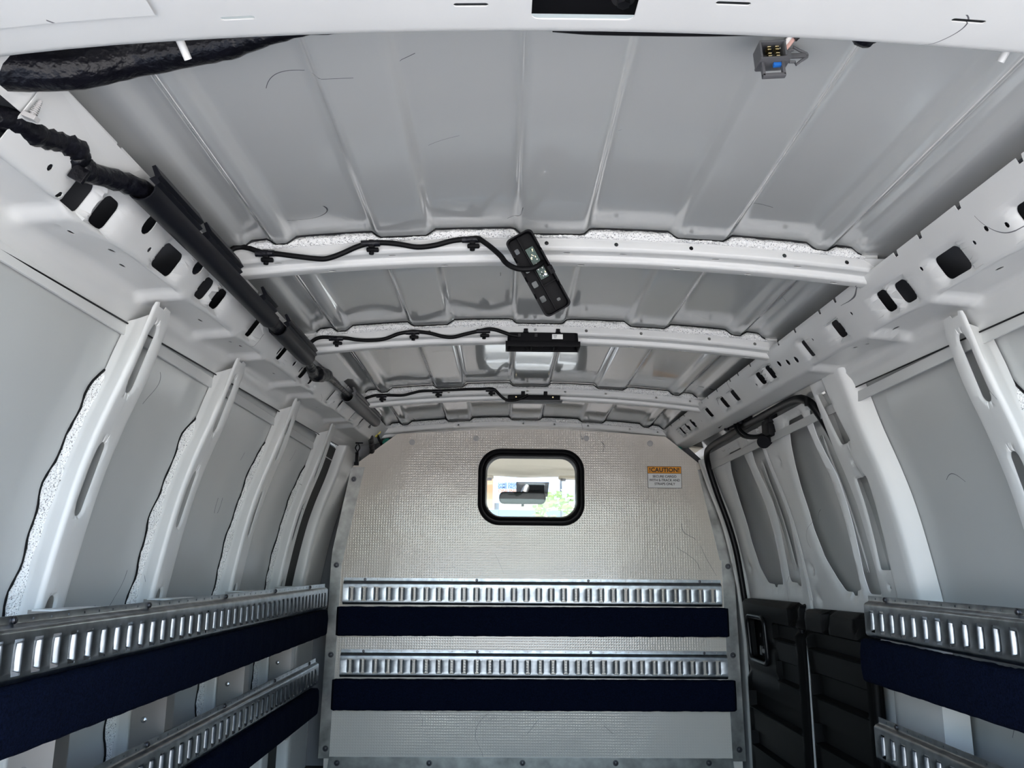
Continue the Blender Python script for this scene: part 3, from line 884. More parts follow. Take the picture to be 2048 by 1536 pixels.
# partition pair (the board is a touch rotated, as measured)
make_track((-.755, YP - .004, -.054), (1, 0, .002), (0, 0, -1), (0, -1, 0), 1.553, 'upper galvanised slotted cargo rail screwed across the white partition', GT, -1, 9, 1)
make_track((-.752, YP - .004, -.336), (1, 0, .002), (0, 0, -1), (0, -1, 0), 1.561, 'lower galvanised slotted cargo rail across the partition, between the two navy carpeted boards', GT, -1, 9, 1)
make_rub((-.776, YP, -.283), (.822, YP, -.276), (0, -1, 0), (0, 0, 1), .114, .034, 'upper dark navy carpeted board across the partition, under its top slotted rail', GR, 3)
make_rub((-.780, YP, -.567), (.838, YP, -.560), (0, -1, 0), (0, 0, 1), .117, .034, 'lower dark navy carpeted board across the partition, above bare white sheet', GR, 5)
# side rails
make_track((-.795, .62, -.076), (0, 1, 0), (0, 0, -1), (1, 0, 0), 2.70, 'upper galvanised slotted cargo rail along the left wall, long screws at its top edge', GT, -1, 9, 2, .095)
make_track((-.795, .62, -.344), (0, 1, 0), (0, 0, -1), (1, 0, 0), 2.61, 'lower galvanised slotted cargo rail along the left wall, below the long carpeted board', GT, -1, 9, 3, .095)
make_track((.795, 2.075, -.0645), (0, -1, 0), (0, 0, -1), (-1, 0, 0), 1.46, 'upper galvanised slotted cargo rail on the right wall, starting at the door pillar', GT, -1, 10, 1, .097)
make_track((.795, 2.072, -.343), (0, -1, 0), (0, 0, -1), (-1, 0, 0), 1.46, 'lower galvanised slotted cargo rail on the right wall, beside the black door panel', GT, -1, 9, 1, .098)
make_rub((-.800, .62, -.264), (-.800, 3.275, -.264), (1, 0, 0), (0, 0, 1), .094, .034, 'upper navy carpeted board running along the left wall, streaked with dust', GR, 11)
make_rub((-.800, .62, -.535), (-.800, 3.185, -.535), (1, 0, 0), (0, 0, 1), .094, .034, 'lower navy carpeted board along the left wall, cut off by the photo bottom', GR, 12)
make_rub((.800, .62, -.270), (.800, 2.085, -.264), (-1, 0, 0), (0, 0, 1), .099, .034, 'upper navy carpeted board on the right wall with a rounded front end', GR, 13)
make_rub((.800, .62, -.540), (.800, 2.02, -.540), (-1, 0, 0), (0, 0, 1), .096, .034, 'lower navy carpeted board on the right wall, at the bottom corner', GR, 14)

# brackets between the wall ribs and the side rails
def make_bracket(y0, s, label, w=.10, z0=-.077, z1=-.56):
    q = MB()
    xi, xo = s * .798, s * .868
    # rear-facing web, inboard flange on its far edge, and a top tab that tapers towards the wall
    q.box((s * .833, y0, (z0 + z1) / 2), (.070, .003, z0 - z1))
    q.box((s * .8005, y0 + .022, (z0 + z1) / 2), (.003, .046, z0 - z1))
    root = q.build('mounting_bracket', 'plate', None, None)
    mb = MB(); mb.prism([(xi, y0 - .012), (xi, y0 + w), (s * .822, y0 + w), (s * .856, y0 + .01), (s * .856, y0 - .012)], 'z', z0 - .0015, z0 + .0015)
    mb.build('top_tab', 'white', root, None)
    for z in (-.32, -.46):
        mb = MB().disc((s * .842, y0 - .0015, z), (0, -1, 0), .0065, .0010, 14); mb.disc((s * .842, y0 - .0025, z), (0, -1, 0), .0042, .003, 6, .001)
        mb.build('screw', 'bright', root, 30)
    return tag(root, label, 'bracket', 'rail mounting brackets')
for y, s, lb in ((1.395, -1, 'aluminium rail bracket on the first left wall rib, nearest the open back'),
                 (1.835, -1, 'aluminium rail bracket on the second left wall rib, visible between the two rails'),
                 (2.365, -1, 'aluminium rail bracket on the third left wall rib, between the two rails'),
                 (2.87, -1, 'aluminium rail bracket on the fourth left wall rib, closest to the partition'),
                 (1.395, 1, 'aluminium rail bracket on the right wall rib, behind the carpeted board')):
    make_bracket(y, s, lb)

# ------------------------------------------------------------------ side doors
DO = .03
def door_f(u, v):                       # u = y, v = z
    return np.array([wsm(v) + DO, u, v])
def rnd_poly(P, r=.02, n=4):
    P = [np.array(p, float) for p in P]; out = []; k = len(P)
    for i in range(k):
        a = P[i - 1] - P[i]; c = P[(i + 1) % k] - P[i]; la, lc = np.linalg.norm(a), np.linalg.norm(c); q = min(r, la * .45, lc * .45)
        A = P[i] + a / la * q; B = P[i] + c / lc * q
        for j in range(n + 1):
            t = j / n; out.append(tuple((1 - t) ** 2 * A + 2 * t * (1 - t) * P[i] + t * t * B))
    return densify(out, .03)
o2a = rnd_poly([(2.335, .432), (2.455, .432), (2.50, .37), (2.535, .30), (2.562, .24), (2.575, .12), (2.545, .03), (2.49, -.03), (2.445, -.066), (2.40, -.066), (2.395, -.076), (2.37, -.076), (2.365, -.062), (2.335, -.058), (2.325, .10), (2.315, .28)], .014)
o2b = rnd_poly([(2.205, .432), (2.285, .432), (2.292, .36), (2.27, .25), (2.285, .1), (2.30, -.02), (2.29, -.068), (2.215, -.068), (2.205, .1)], .014)
o1a = rnd_poly([(2.975, .425), (3.14, .425), (3.19, .36), (3.235, .24), (3.25, .1), (3.22, -.0), (3.16, -.056), (3.09, -.060), (3.085, -.070), (3.06, -.070), (3.055, -.060), (2.985, -.058), (2.96, .05), (2.94, .22), (2.945, .34)], .014)
o1b = rnd_poly([(2.735, .408), (2.87, .420), (2.885, .36), (2.865, .22), (2.895, .06), (2.91, -.03), (2.90, -.048), (2.84, -.050), (2.83, -.06), (2.81, -.06), (2.80, -.05), (2.795, -.03), (2.77, .1), (2.74, .25)], .014)
def door_emb(y0, y1):
    def e(u, v, d):
        k = 0.0
        if d < .022: k += .010 * (1 - d / .022) ** 1.2
        if v < -.075: k -= .0
        if min(u - y0, y1 - u) < .02: k += .006 * (1 - min(u - y0, y1 - u) / .02)
        if .450 > v > .438: k += .004
        return k
    return e
def make_door(name, y0, y1, ops, smallh, beads):
    out = [(y0, -.79), (y1, -.79), (y1, .456), (y0, .456)]
    fr = sheet(name, out, ops + smallh, door_f, (.03, .03), 'white', None, th=.0015, rings=(.005, .011, .018), emboss=door_emb(y0, y1), edge_step=.03, smooth=40)
    tag(fr, kind='structure')
    q = MB(); rws = []
    for z in np.linspace(-.79, .47, 24):
        rws.append([(wsm(z) + (.082 if y0 < 2.5 else .086), y, z) for y in np.linspace(y0 - .04, y1 + (.06 if y0 < 2.5 else .45), 6)])
    q.grid(rws); q.build('outer_skin', 'grey', fr, 40)
    # pressed beads on the mullion behind the openings
    q = MB()
    for (yt, yb_) in beads:
        for k in range(3):
            pts = []
            for t in np.linspace(0, 1, 14):
                z = .375 - t * .385; y = yt + (yb_ - yt) * t + (k - 1) * .011 + .012 * math.sin(math.pi * t)
                pts.append((wsm(z) + .079, y, z))
            q.tube(pts, [.0008] + [.0042] * 12 + [.0008], 8)
    q.build('stiffening_bead', 'grey', fr, 60)
    return fr
d1 = make_door('door_1', 2.19, 2.722, [o2a, o2b], [circ(2.66, -.005, .008, 10), circ(2.645, -.10, .004, 8), circ(2.63, .335, .006, 8)], [(2.355, 2.365)])
d2 = make_door('door_2', 2.733, 3.412, [o1a, o1b], [circ(3.33, .0, .006, 8), circ(2.755, .31, .008, 8)], [(2.93, 2.945)])
# folded edges of the two leaves where they meet
for (y, par) in ((2.7225, d1), (2.7325, d2)):
    rws = []
    for z in np.linspace(-.79, .455, 30): rws.append([(wsm(z) + DO - .001, y, z), (wsm(z) + .085, y, z)])
    MB().grid(rws).build('folded_edge', 'white', par, 40)
for k, yy in enumerate((2.700, 2.706, 2.712)):
    rws = [(wsm(z) + DO - .003, yy, z) for z in np.linspace(-.1, .42, 24)]
    MB().tube(rws, .0018, 6).build('edge_bead', 'white', d1, 60)

# rubber seal round the opening
sp = [(2.182, -.78), (2.182, -.3), (2.182, .0), (2.184, .2), (2.187, .34), (2.195, .42), (2.225, .452), (2.30, .466), (2.6, .471), (3.0, .472), (3.24, .470), (3.34, .456), (3.385, .41), (3.40, .30), (3.405, .15), (3.41, 0), (3.415, -.3), (3.415, -.78)]
sp3 = smooth_path([(wsm(z) + .012 + (.026 * min(1, max(0, (.47 - z) / .13)) if y < 2.26 else 0), y, z) for y, z in sp], 4)
seal = MB().tube(sp3, .012, 10).build('door_seal', 'rubber', wr_o, 60)
seal.name = 'door_seal'

# black lower panels
def lower_panel(y0, y1, parent, dents, top=-.122, hole=None):
    bands = [(-.13, 0), (-.188, 0), (-.196, -.016), (-.238, -.016), (-.243, .004), (-.25, -.002), (-.312, -.006), (-.318, -.018), (-.375, -.020), (-.381, .004), (-.388, -.002), (-.455, -.006), (-.461, -.020), (-.512, -.020), (-.518, .004), (-.525, -.002), (-.60, -.006), (-.606, -.02), (-.65, -.02), (-.656, .004), (-.70, 0), (-.80, 0)]
    bz = np.array([b[0] for b in bands])[::-1]; bo = np.array([b[1] for b in bands])[::-1]
    def e(u, v, d):
        k = float(np.interp(v, bz, bo))
        if v > -.245 or hole is None: pass
        ed = min(u - y0, y1 - u)
        if ed < .05 and v < -.2: k = k * max(0, min(1, (ed - .03) / .012)) + .004 * (1 if ed < .03 else 0)
        if hole is not None and u > hole[0] - .09 and v > -.40:
            k = .0
            if v < -.36 or (u < hole[0] - .02 and -.29 < v < -.25): k = -.008
        if ed < .02: k -= .012 * (1 - ed / .02) ** 2
        if v > top - .018: k -= .016 * ((v - top + .018) / .018) ** 2
        for (dy, dw) in dents:
            q = ((u - dy) / dw) ** 2 + max(0, (-.15 - v) / .045) ** 2
            if q < 1 and v > -.21: k -= .024 * math.sqrt(1 - q)
        return -k
    def f(u, v): return np.array([wsm(v) - .014, u, v])
    hs = [rrect(hole[0], hole[1], hole[2], hole[3], .02, 4)] if hole else []
    ol = rnd_poly([(y0, -.795), (y1, -.795), (y1, top - .012), (y1 - .02, top), (y0 + .03, top + .006), (y0, top - .004)], .01)
    bl = [b[0] for b in bands[1:-1]]
    o = sheet('lower_panel', ol, hs, f, (.014, .02), 'panelblack', parent, th=-.02, vlines=bl, emboss=e, edge_step=.02, smooth=35)
    return o
lp1 = lower_panel(2.238, 2.697, d1, [(2.515, .030), (2.262, .035)], -.126)
lp2 = lower_panel(2.755, 3.385, d2, [(2.80, .035)], -.120, (3.10, -.335, 3.30, -.185))
# inner pull with its ring, cup, lever and lock
ring = [(wsm(z) - .018, y, z) for y, z in rrect(3.095, -.340, 3.305, -.180, .028, 6)]
ring = ring + [ring[0]]
MB().tube(ring, .0085, 10, caps=False).build('handle_ring', 'gloss', lp2, 60)
q = MB().box((.889, 3.25, -.26), (.018, .40, .21)); q.build('handle_cup', 'panelblack', lp2, None)
q = MB(); q.box((.872, 3.16, -.300), (.018, .085, .020), None, .006); q.box((.868, 3.205, -.300), (.012, .03, .036), None, .005); q.build('latch_lever', 'gloss', lp2, 40)
q = MB(); q.box((.876, 3.15, -.235), (.014, .07, .06), None, .006); q.disc((.866, 3.20, -.245), (-1, 0, 0), .008, .004, 14); q.build('lock_plate', 'gloss', lp2, 40)
# white door edge strip showing between the two black panels
zz_ = np.linspace(-.79, -.24, 16)
MB().grid([[(.872, 2.722 - .012 * min(1, (-.22 - z) / .45), z), (.867, 2.725, z), (.867, 2.730, z), (.872, 2.733 + .010 * min(1, (-.22 - z) / .45), z), (.905, 2.742, z)] for z in zz_]).build('edge_strip', 'white', d1, 60)
q = MB(); q.tube([(wsm(z) - .02, 2.700, z) for z in (-.20, -.19)], .008, 10); q.build('grommet', 'black', d1, 40)
# pillar foot beside the right rails
rws = []
for z in np.linspace(-.79, -.27, 12):
    rws.append([(.872, 2.15, z), (.862, 2.11, z), (.862, 1.90, z), (.900, 1.86, z)])
MB().grid(rws).build('pillar_foot', 'white', wr_o, 40)
for y in (2.215,):
    MB().tube([(.858, y, z) for z in np.linspace(-.79, -.27, 14)], .012, 8).build('edge_guard', 'panelblack', wr_o, 60)

# check arm of the front leaf
ca = empty('door_check_arm', (.70, 2.85, .49)); tag(ca, 'black metal door check arm with twin rods below the right roof rail', 'door hardware')
def child(mb, name, m, par, sm=40):
    o = mb.build(name, m, None, sm); o.parent = par
    o.matrix_parent_inverse = Matrix.Translation(-par.location); return o
q = MB(); q.prism([(.672, 2.76), (.735, 2.73), (.742, 2.90), (.70, 2.97), (.672, 2.94)], 'z', .492, .500); q.disc((.70, 2.93, .492), (0, 0, -1), .010, .010, 6); q.disc((.71, 2.79, .492), (0, 0, -1), .012, .012, 12); child(q, 'mounting_plate', 'dark', ca)
for dy in (0, .030):
    q = MB().tube(smooth_path([(.700 + dy * .2, 2.82 - dy, .494), (.702, 2.81 - dy, .466), (.712, 2.765 - dy, .435), (.730, 2.69 - dy * .8, .420), (.748, 2.62 - dy * .4, .426)], 5), .0062, 8)
    child(q, 'rod', 'black', ca, 60)
q = MB(); q.box((.750, 2.60, .435), (.035, .075, .055), None, .008); q.box((.746, 2.575, .462), (.03, .05, .03), None, .006); child(q, 'latch_body', 'black', ca)
q = MB(); q.disc((.744, 2.63, .404), (-.45, -.65, -.35), .022, .030, 18); child(q, 'roller', 'dark', ca)
q = MB().tube([(.762, 2.57, .415), (.772, 2.56, .375)], .005, 8); child(q, 'striker_pin', 'pink', ca)
# small dark latch in the pillar
q = MB(); q.box((.715, 2.178, .440), (.008, .012, .026), None, .002); q.build('latch_slot', 'black', wr_o, None)

# ------------------------------------------------------------------ cargo lamps
def lamp_tray(parent, fx, holes, pcb):
    """open tray; fx maps local (x along, y across, z depth towards the open side) to the world"""
    Lh, Wh, Dp = .094, .026, .026
    hs = [rrect(x - w / 2, y - h / 2, x + w / 2, y + h / 2, .002, 2) for x, y, w, h in holes]
    o = sheet('housing_floor', rrect(-Lh, -Wh, Lh, Wh, .010, 4), hs, lambda u, v: np.array(fx((u, v, 0))), (.012, .012), 'black', parent, th=.002, edge_step=.02)
    rim = [(-Lh, -Wh), (-Lh * .60, -Wh), (-Lh * .60, -Wh + .004), (-Lh * .52, -Wh + .004), (-Lh * .52, -Wh), (Lh * .48, -Wh), (Lh * .48, -Wh + .004), (Lh * .56, -Wh + .004), (Lh * .56, -Wh), (Lh, -Wh)]
    lo = rrect(-Lh, -Wh, Lh, Wh, .010, 4); n = len(lo)
    li = rrect(-Lh + .003, -Wh + .003, Lh - .003, Wh - .003, .008, 4)
    vs = []; fs = []
    def z_top(i, p): return Dp if not (-.052 < p[0] < -.044 or .040 < p[0] < .048 or -.004 < p[0] < .004) else Dp * .75
    lo = densify(lo, .006); li = [(x * (1 - .003 / Lh) , y * (1 - .003 / Wh)) for x, y in lo]; n = len(lo)
    for i in range(n): vs += [fx((*lo[i], 0)), fx((lo[i][0] * 1.02, lo[i][1] * 1.05, z_top(i, lo[i]))), fx((li[i][0] * 1.02, li[i][1] * 1.05, z_top(i, lo[i]))), fx((*li[i], .002))]
    for i in range(n):
        a, b_ = 4 * i, 4 * ((i + 1) % n)
        for k in range(3): fs.append((a + k, a + k + 1, b_ + k + 1, b_ + k))
    pydata('housing_wall', vs, fs, 'black', parent, 40)
    if pcb:
        def bx(c, d):
            vs = [fx((c[0] + sx * d[0] / 2, c[1] + sy * d[1] / 2, c[2] + sz * d[2] / 2)) for sx in (-1, 1) for sy in (-1, 1) for sz in (-1, 1)]
            return vs, [(0, 1, 3, 2), (4, 6, 7, 5), (0, 4, 5, 1), (2, 3, 7, 6), (0, 2, 6, 4), (1, 5, 7, 3)]
        q = MB(); q.add(*bx((-.022, .008, .006), (.075, .016, .002))); pc = q.build('circuit_board', 'pcb', parent, None)
        rn = random.Random(3)
        for mname, cnt in (('stickerwhite', 16), ('brass', 8), ('black', 10)):
            q = MB()
            for i in range(cnt): q.add(*bx((-.022 + rn.uniform(-.034, .034), .008 + rn.uniform(-.006, .006), .0078), (rn.uniform(.0015, .004), rn.uniform(.001, .002), .0016)))
            q.build('chip', mname, pc, None)
        # dividing ledge and ends
        q = MB(); q.add(*bx((0, -.003, .008), (.180, .0015, .014))); q.add(*bx((.03, .012, .008), (.0015, .026, .014))); q.build('divider', 'black', parent, None)

# lamp hanging loose on the first bow
t = tag(empty('cargo_lamp', (-.04, 1.47, .54)), 'loose black lamp housing dangling tilted from the rear roof bow, circuit board exposed', 'lamp', 'roof cargo lamps')
def wchild_fix(root):
    for ch in root.children:
        ch.matrix_parent_inverse = Matrix.Translation(-root.location)
ax = unit((.088, .045, -.148)); nz = unit(np.array((.0, -1, -.28)) - np.dot((.0, -1, -.28), ax) * ax); ay = np.cross(nz, ax)
c0 = np.array((-.045, 1.468, .548))
c0 = c0 + ax * .014
fx1 = lambda p: tuple(c0 + ax * p[0] * .84 + ay * p[1] + nz * p[2] * 1.1)
lamp_tray(t, fx1, [(-.065, -.014, .012, .008), (-.018, -.014, .012, .008), (.018, -.014, .014, .010), (.055, -.014, .014, .010), (.072, .012, .007, .007)], True)
q = MB(); q.box((0, 0, 0), (.020, .010, .012), None, .002); 
for i, v in enumerate(q.v): q.v[i] = tuple(np.array(fx1((v[0] + .006, v[1] + .024, v[2] + .018))))
q.build('plug_socket', 'black', t, 40)
q = MB(); q.disc(fx1((.010, .010, .030)), nz, .0035, .002, 8, .001); q.build('cable_clip', 'bright', t, 40)
wchild_fix(t)

t = tag(empty('cargo_lamp', (0, 2.12, .58)), 'black lamp housing with a white label, clipped to the middle roof bow', 'lamp', 'roof cargo lamps')
fx2 = lambda p: (p[0] * .985, 2.118 - p[1], .598 - p[2] * 1.25)
lamp_tray(t, fx2, [(-.066, -.008, .007, .016), (.018, -.008, .007, .018), (.062, -.008, .007, .018), (-.002, .012, .006, .004)], False)
q = MB()
for c, d in (((0, 2.089, .5685), (.196, .004, .014)), ((0, 2.147, .5685), (.196, .004, .014)), ((-.096, 2.118, .5685), (.004, .062, .014)), ((.096, 2.118, .5685), (.004, .062, .014)), ((-.03, 2.118, .5685), (.003, .058, .010)), ((.03, 2.118, .5685), (.003, .058, .010))): q.box(c, d, None, .001)
q.build('lens_rim', 'black', t, 40)
for x in (-.045, .040):
    q = MB(); q.box((x, 2.100, .604), (.011, .012, .016), None, .002); q.box((x, 2.094, .598), (.014, .004, .010), None, .001); q.build('clip', 'dark', t, 40)
q = MB(); q.box((.038, 2.0885, .588), (.028, .0012, .013)); st = q.build('label', 'stickerwhite', t, None); st['label'] = 'small white paper label'
q = MB()
for k in range(3): q.box((.032, 2.0876, .5915 - k * .0032), (.010 - .002 * k, .0006, .0009))
q.build('print', 'ink', st, None)
for x in (-.062, -.018): MB().box((x, 2.0905, .592), (.007, .003, .008)).build('notch', 'ink', t, None)
wchild_fix(t)

t = tag(empty('cargo_lamp', (.003, 2.90, .585)), 'small black lamp box with two lit dots, clipped to the foremost bow', 'lamp', 'roof cargo lamps')
q = MB(); q.box((.004, 2.895, .584), (.186, .040, .019), None, .003); q.build('housing', 'black', t, 40)
q = MB(); q.box((.003, 2.895, .5725), (.204, .056, .004), None, .0018); ln = q.build('lens_plate', 'greyp', t, 40)
for x in (-.035, .045):
    q = MB(); q.box((x, 2.882, .598), (.014, .012, .020), None, .002); q.build('clip', 'dark', t, 40)
for x in (-.060, .071):
    q = MB(); q.disc((x, 2.8752, .586), (0, -1, 0), .0026, .001, 10); q.build('bright_stud', 'brass', t, None)
wchild_fix(t)

# ------------------------------------------------------------------ wire harnesses on the bows
def harness(pts, clips, r, label, blob=(0,)):
    root = MB().tube(smooth_path(pts, 5), r, 10).build('wire_harness', 'loom', None, 60)
    # tape bindings
    for c in clips:
        q = MB(); q.box((c[0], c[1] + .002, c[2] - .001), (.011, .012, .016), None, .002); q.box((c[0] + .002, c[1] + .004, c[2] - .011), (.024, .010, .008), None, .003)
        q.disc((c[0], c[1] + .004, c[2] - .016), (0, 0, -1), .005, .004, 8)
        q.build('clip', 'black', root, 40)
        q = MB().tube([(c[0] - .020, c[1], c[2]), (c[0] + .016, c[1], c[2] + .001)], r * 1.18, 10); q.build('binding', 'tape', root, 60)
    return tag(root, label, 'cable', 'roof wire harnesses')
Yh = 1.488
h1 = [(-.628, 1.47, .556), (-.625, 1.48, .570), (-.618, 1.483, .584), (-.605, Yh, .590), (-.59, Yh, .588), (-.575, Yh, .583), (-.556, Yh, .578), (-.535, Yh, .577), (-.495, Yh, .572), (-.458, Yh, .568), (-.438, Yh, .569), (-.412, Yh, .579), (-.384, Yh, .593), (-.358, Yh, .601), (-.329, Yh, .602), (-.30, Yh, .599),
      (-.268, Yh, .594), (-.235, Yh, .598), (-.20, Yh, .608), (-.166, Yh, .612), (-.152, Yh - .002, .612), (-.140, Yh - .006, .603), (-.124, Yh - .015, .587), (-.108, Yh - .025, .568), (-.098, Yh - .035, .551), (-.084, Yh - .043, .539), (-.067, Yh - .047, .534), (-.049, Yh - .047, .536), (-.036, Yh - .042, .545), (-.030, Yh - .036, .553)]
harness(h1, [(-.556, Yh, .577), (-.356, Yh, .600), (-.163, Yh, .610)], .0052, 'black cable along the rear roof bow, looping down to the dangling lamp')
Yh = 2.092
h2 = [(-.620, 2.07, .553), (-.612, Yh, .564), (-.596, Yh, .576), (-.577, Yh, .581), (-.548, Yh, .580), (-.515, Yh, .579), (-.488, Yh, .575), (-.452, Yh, .574), (-.416, Yh, .578), (-.381, Yh, .592), (-.357, Yh, .597), (-.338, Yh, .599), (-.298, Yh, .595), (-.262, Yh, .586), (-.235, Yh, .585), (-.206, Yh, .593), (-.166, Yh, .603), (-.144, Yh, .608), (-.125, Yh, .606), (-.100, Yh, .598), (-.082, Yh, .592), (-.066, Yh, .590)]
harness(h2, [(-.541, Yh, .577), (-.341, Yh, .596), (-.155, Yh, .602)], .0050, 'black cable along the middle roof bow, ending at the labelled lamp')
Yh = 2.868
h3 = [(-.612, 2.85, .562), (-.600, Yh, .570), (-.582, Yh, .578), (-.556, Yh, .585), (-.511, Yh, .586), (-.462, Yh, .586), (-.427, Yh, .595), (-.395, Yh, .602), (-.331, Yh, .605), (-.287, Yh, .608), (-.225, Yh, .611), (-.185, Yh, .612), (-.149, Yh, .614), (-.133, Yh, .607), (-.114, Yh, .587), (-.093, Yh, .573), (-.067, Yh, .572), (-.041, Yh, .580), (-.018, Yh, .592)]
harness(h3, [(-.535, Yh, .582), (-.337, Yh, .600), (-.148, Yh, .608)], .0050, 'black cable along the foremost roof bow, ending at the small lamp box')

# ------------------------------------------------------------------ conduits along the left rail
def conduit(y0, y1, label, mt, nfl, dx=0.0, tp=.012):
    """U-shaped channel, open end visible, with a flange along its roof side"""
    def c(y): return np.array([-.611 + dx + tp * (y - 1.4), y, float(np.interp(y, [1.1, 1.4, 2.0, 2.6, 3.2], [.520, .520, .512, .532, .548]))])
    n = 10; rows = []
    ang = [math.radians(a) for a in (150, 180, 210, 240, 265, 290, 315, 340, 365)]
    def sec(y, r): return [tuple(c(y) + np.array([r * math.cos(a), 0, r * math.sin(a)])) for a in ang]
    ys_ = np.linspace(y0, y1, n)
    rows = [sec(y, .0215) for y in ys_]; inner = [sec(y, .0195) for y in ys_]
    q = MB(); q.grid(rows); q.grid(inner)
    q.grid([rows[0], inner[0]]); q.grid([rows[-1], inner[-1]])
    root = q.build('cable_conduit', mt, None, 40)
    for (ya, yb_) in nfl:                                   # clip-on flanges on the roof side
        q = MB(); k = 6; rw = []
        for y in np.linspace(ya, yb_, k):
            p = c(y); rw.append([tuple(p + np.array(d)) for d in ((.0205, 0, .002), (.026, 0, .006), (.022, 0, .013), (.027, 0, .017), (.017, 0, .033), (.012, 0, .031), (.018, 0, .016), (.010, 0, .012))])
        q.grid(rw); kk = len(rw[0]); q.f.append(tuple(len(q.v) - kk + i for i in range(kk))); q.f.append(tuple(range(kk - 1, -1, -1)))
        q.build('flange', mt, root, 40)
    return tag(root, label, 'cable conduit', 'black cable conduits')
conduit(1.085, 1.71, 'longest black plastic cable conduit on the left roof rail, nearest the back', 'conduit', [(1.085, 1.25), (1.285, 1.45), (1.60, 1.68)])
conduit(1.775, 2.04, 'short black cable conduit on the left rail, middle of the three', 'conduit', [(1.78, 2.04)])
conduit(2.62, 3.20, 'dull grey-black cable conduit on the left rail, nearest the partition', 'greyp', [(2.64, 3.18)], -.004, .004)
# bundle between the conduits
q = MB().tube(smooth_path([(-.608, 1.67, .516), (-.607, 1.74, .515), (-.606, 1.81, .514)], 4), .0150, 10); o = q.build('taped_bundle', 'tape', None, 60)
tag(o, 'black taped cable bundle in the gap between the two rear conduits', 'cable')
q = MB().tube(smooth_path([(-.604, 2.00, .512), (-.604, 2.06, .512), (-.610, 2.11, .510), (-.620, 2.18, .508), (-.618, 2.24, .514), (-.610, 2.31, .528), (-.608, 2.48, .533), (-.608, 2.66, .534)], 5),
              [.010] * 6 + [.009] * 6 + [.014] * 6 + [.022] * 5 + [.018] * 3 + [.010] * 4 + [.008] * 4 + [.012] * 2, 10); o = q.build('taped_bundle', 'tape', None, 60)
tag(o, 'knotted black taped cable bundle leaving the middle conduit, left rail', 'cable')
# grey cover plate on the roof edge between bows two and three
q = sheet('cover_plate', [(0, 0), (.052, .0), (.045, .30), (.034, .33), (.02, .335), (0, .40)], [], lambda u, v: np.array([-.575 - u * .75 + .012 * v, 2.16 + v, .573 - u * .62]), (.02, .05), 'white', trim1, th=.001, edge_step=.05)

# big taped harness at the rear corner
w1 = [(-.735, .795, .458), (-.712, .82, .474), (-.688, .84, .487), (-.672, .875, .498), (-.664, .91, .502), (-.657, .945, .513), (-.652, .975, .518), (-.655, .992, .510), (-.652, 1.01, .504), (-.642, 1.04, .511), (-.628, 1.085, .521), (-.613, 1.13, .523)]
k = smooth_path(w1, 5); rn = random.Random(5)
root = MB().tube(k, [.0150 + rn.uniform(-.0016, .0018) for _ in k], 12).build('taped_harness', 'tape', None, 60)
tag(root, 'thick crinkled black taped harness entering the rear conduit, upper left corner', 'cable')
q = MB()
for (c, d) in (((-.690, .842, .470), (.020, .004, .030)), ((-.648, .985, .488), (.022, .006, .020)), ((-.655, .935, .527), (.005, .003, .014))):
    MB().box(c, d, Matrix.Rotation(.5, 3, 'Y'), .001).build('tape_end', 'tape', root, None)
q = MB()
c_a = np.array((-.645, .868, .503)); c_b = np.array((-.6376, .868, .5216))
q.tube([c_a, c_b], [.0032, .0020], 8)
for k_ in range(7): q.tube([c_a + (c_b - c_a) * (.12 + .12 * k_), c_a + (c_b - c_a) * (.17 + .12 * k_)], .0050 - .00035 * k_, 10)
o = q.build('fir_tree_clip', 'greyplug', root, 40); o['label'] = 'pale plastic fir-tree clip'
q = MB().box((-.647, .868, .5005), (.018, .010, .006), Matrix.Rotation(.4, 3, 'Y'), .001); q.build('clip_base', 'greyplug', root, None)

# wrapped bundle behind the header
w2 = [(-.80, .80, .515), (-.72, .815, .527), (-.66, .83, .540), (-.60, .845, .550), (-.54, .87, .582), (-.48, .87, .594), (-.42, .865, .603), (-.36, .86, .611), (-.30, .86, .616)]
k = smooth_path(w2, 6); rn = random.Random(9)
root = MB().tube(k, [(.030 - .012 * i / len(k)) * (1 if i < len(k) * .72 else max(.35, 1 - (i - len(k) * .72) / (len(k) * .3))) + rn.uniform(-.0008, .0008) for i in range(len(k))], 14).build('wrapped_bundle', 'tape', None, 60)
tag(root, 'fat cable bundle wrapped in shiny black film behind the rear header', 'cable')

# hanging electrical connector
cn = empty('wire_connector', (.222, .875, .60)); tag(cn, 'dark grey six-pin wire connector dangling under the roof, blue clip', 'connector')
F_ = Matrix.Rotation(math.radians(-4), 3, 'Y')
CB = Vector((.2165, .875, .5975))
def cb(c, d, bev=.001): 
    return (tuple(CB + F_ @ (Vector(c) * .86)), tuple(q_ * .86 for q_ in d), F_, bev * .86)
q = MB()
for c, d in (((-.0175, 0, 0), (.003, .030, .026)), ((.0165, 0, .002), (.003, .030, .022)), ((0, 0, .0125), (.037, .030, .003)), ((0, 0, -.0125), (.040, .030, .003)), ((0, .016, 0), (.036, .004, .026)), ((.020, .0, -.007), (.008, .026, .010))): q.box(*cb(c, d))
child(q, 'shell', 'greyp', cn)
q = MB()
for i in range(2):
    for j in range(2):
        q.box(*cb((-.005 + i * .011, -.006, .006 - j * .010), (.005, .012, .0014), .0003)); q.box(*cb((-.005 + i * .011, -.006, .002 - j * .010), (.005, .012, .0014), .0003))
child(q, 'pin', 'brass', cn)
q = MB()
for c, d in (((-.015, -.004, -.025), (.004, .008, .022)), ((.013, -.004, -.024), (.004, .008, .022)), ((-.001, -.004, -.034), (.032, .008, .005))): q.box(*cb(c, d))
child(q, 'latch_loop', 'greyp', cn)
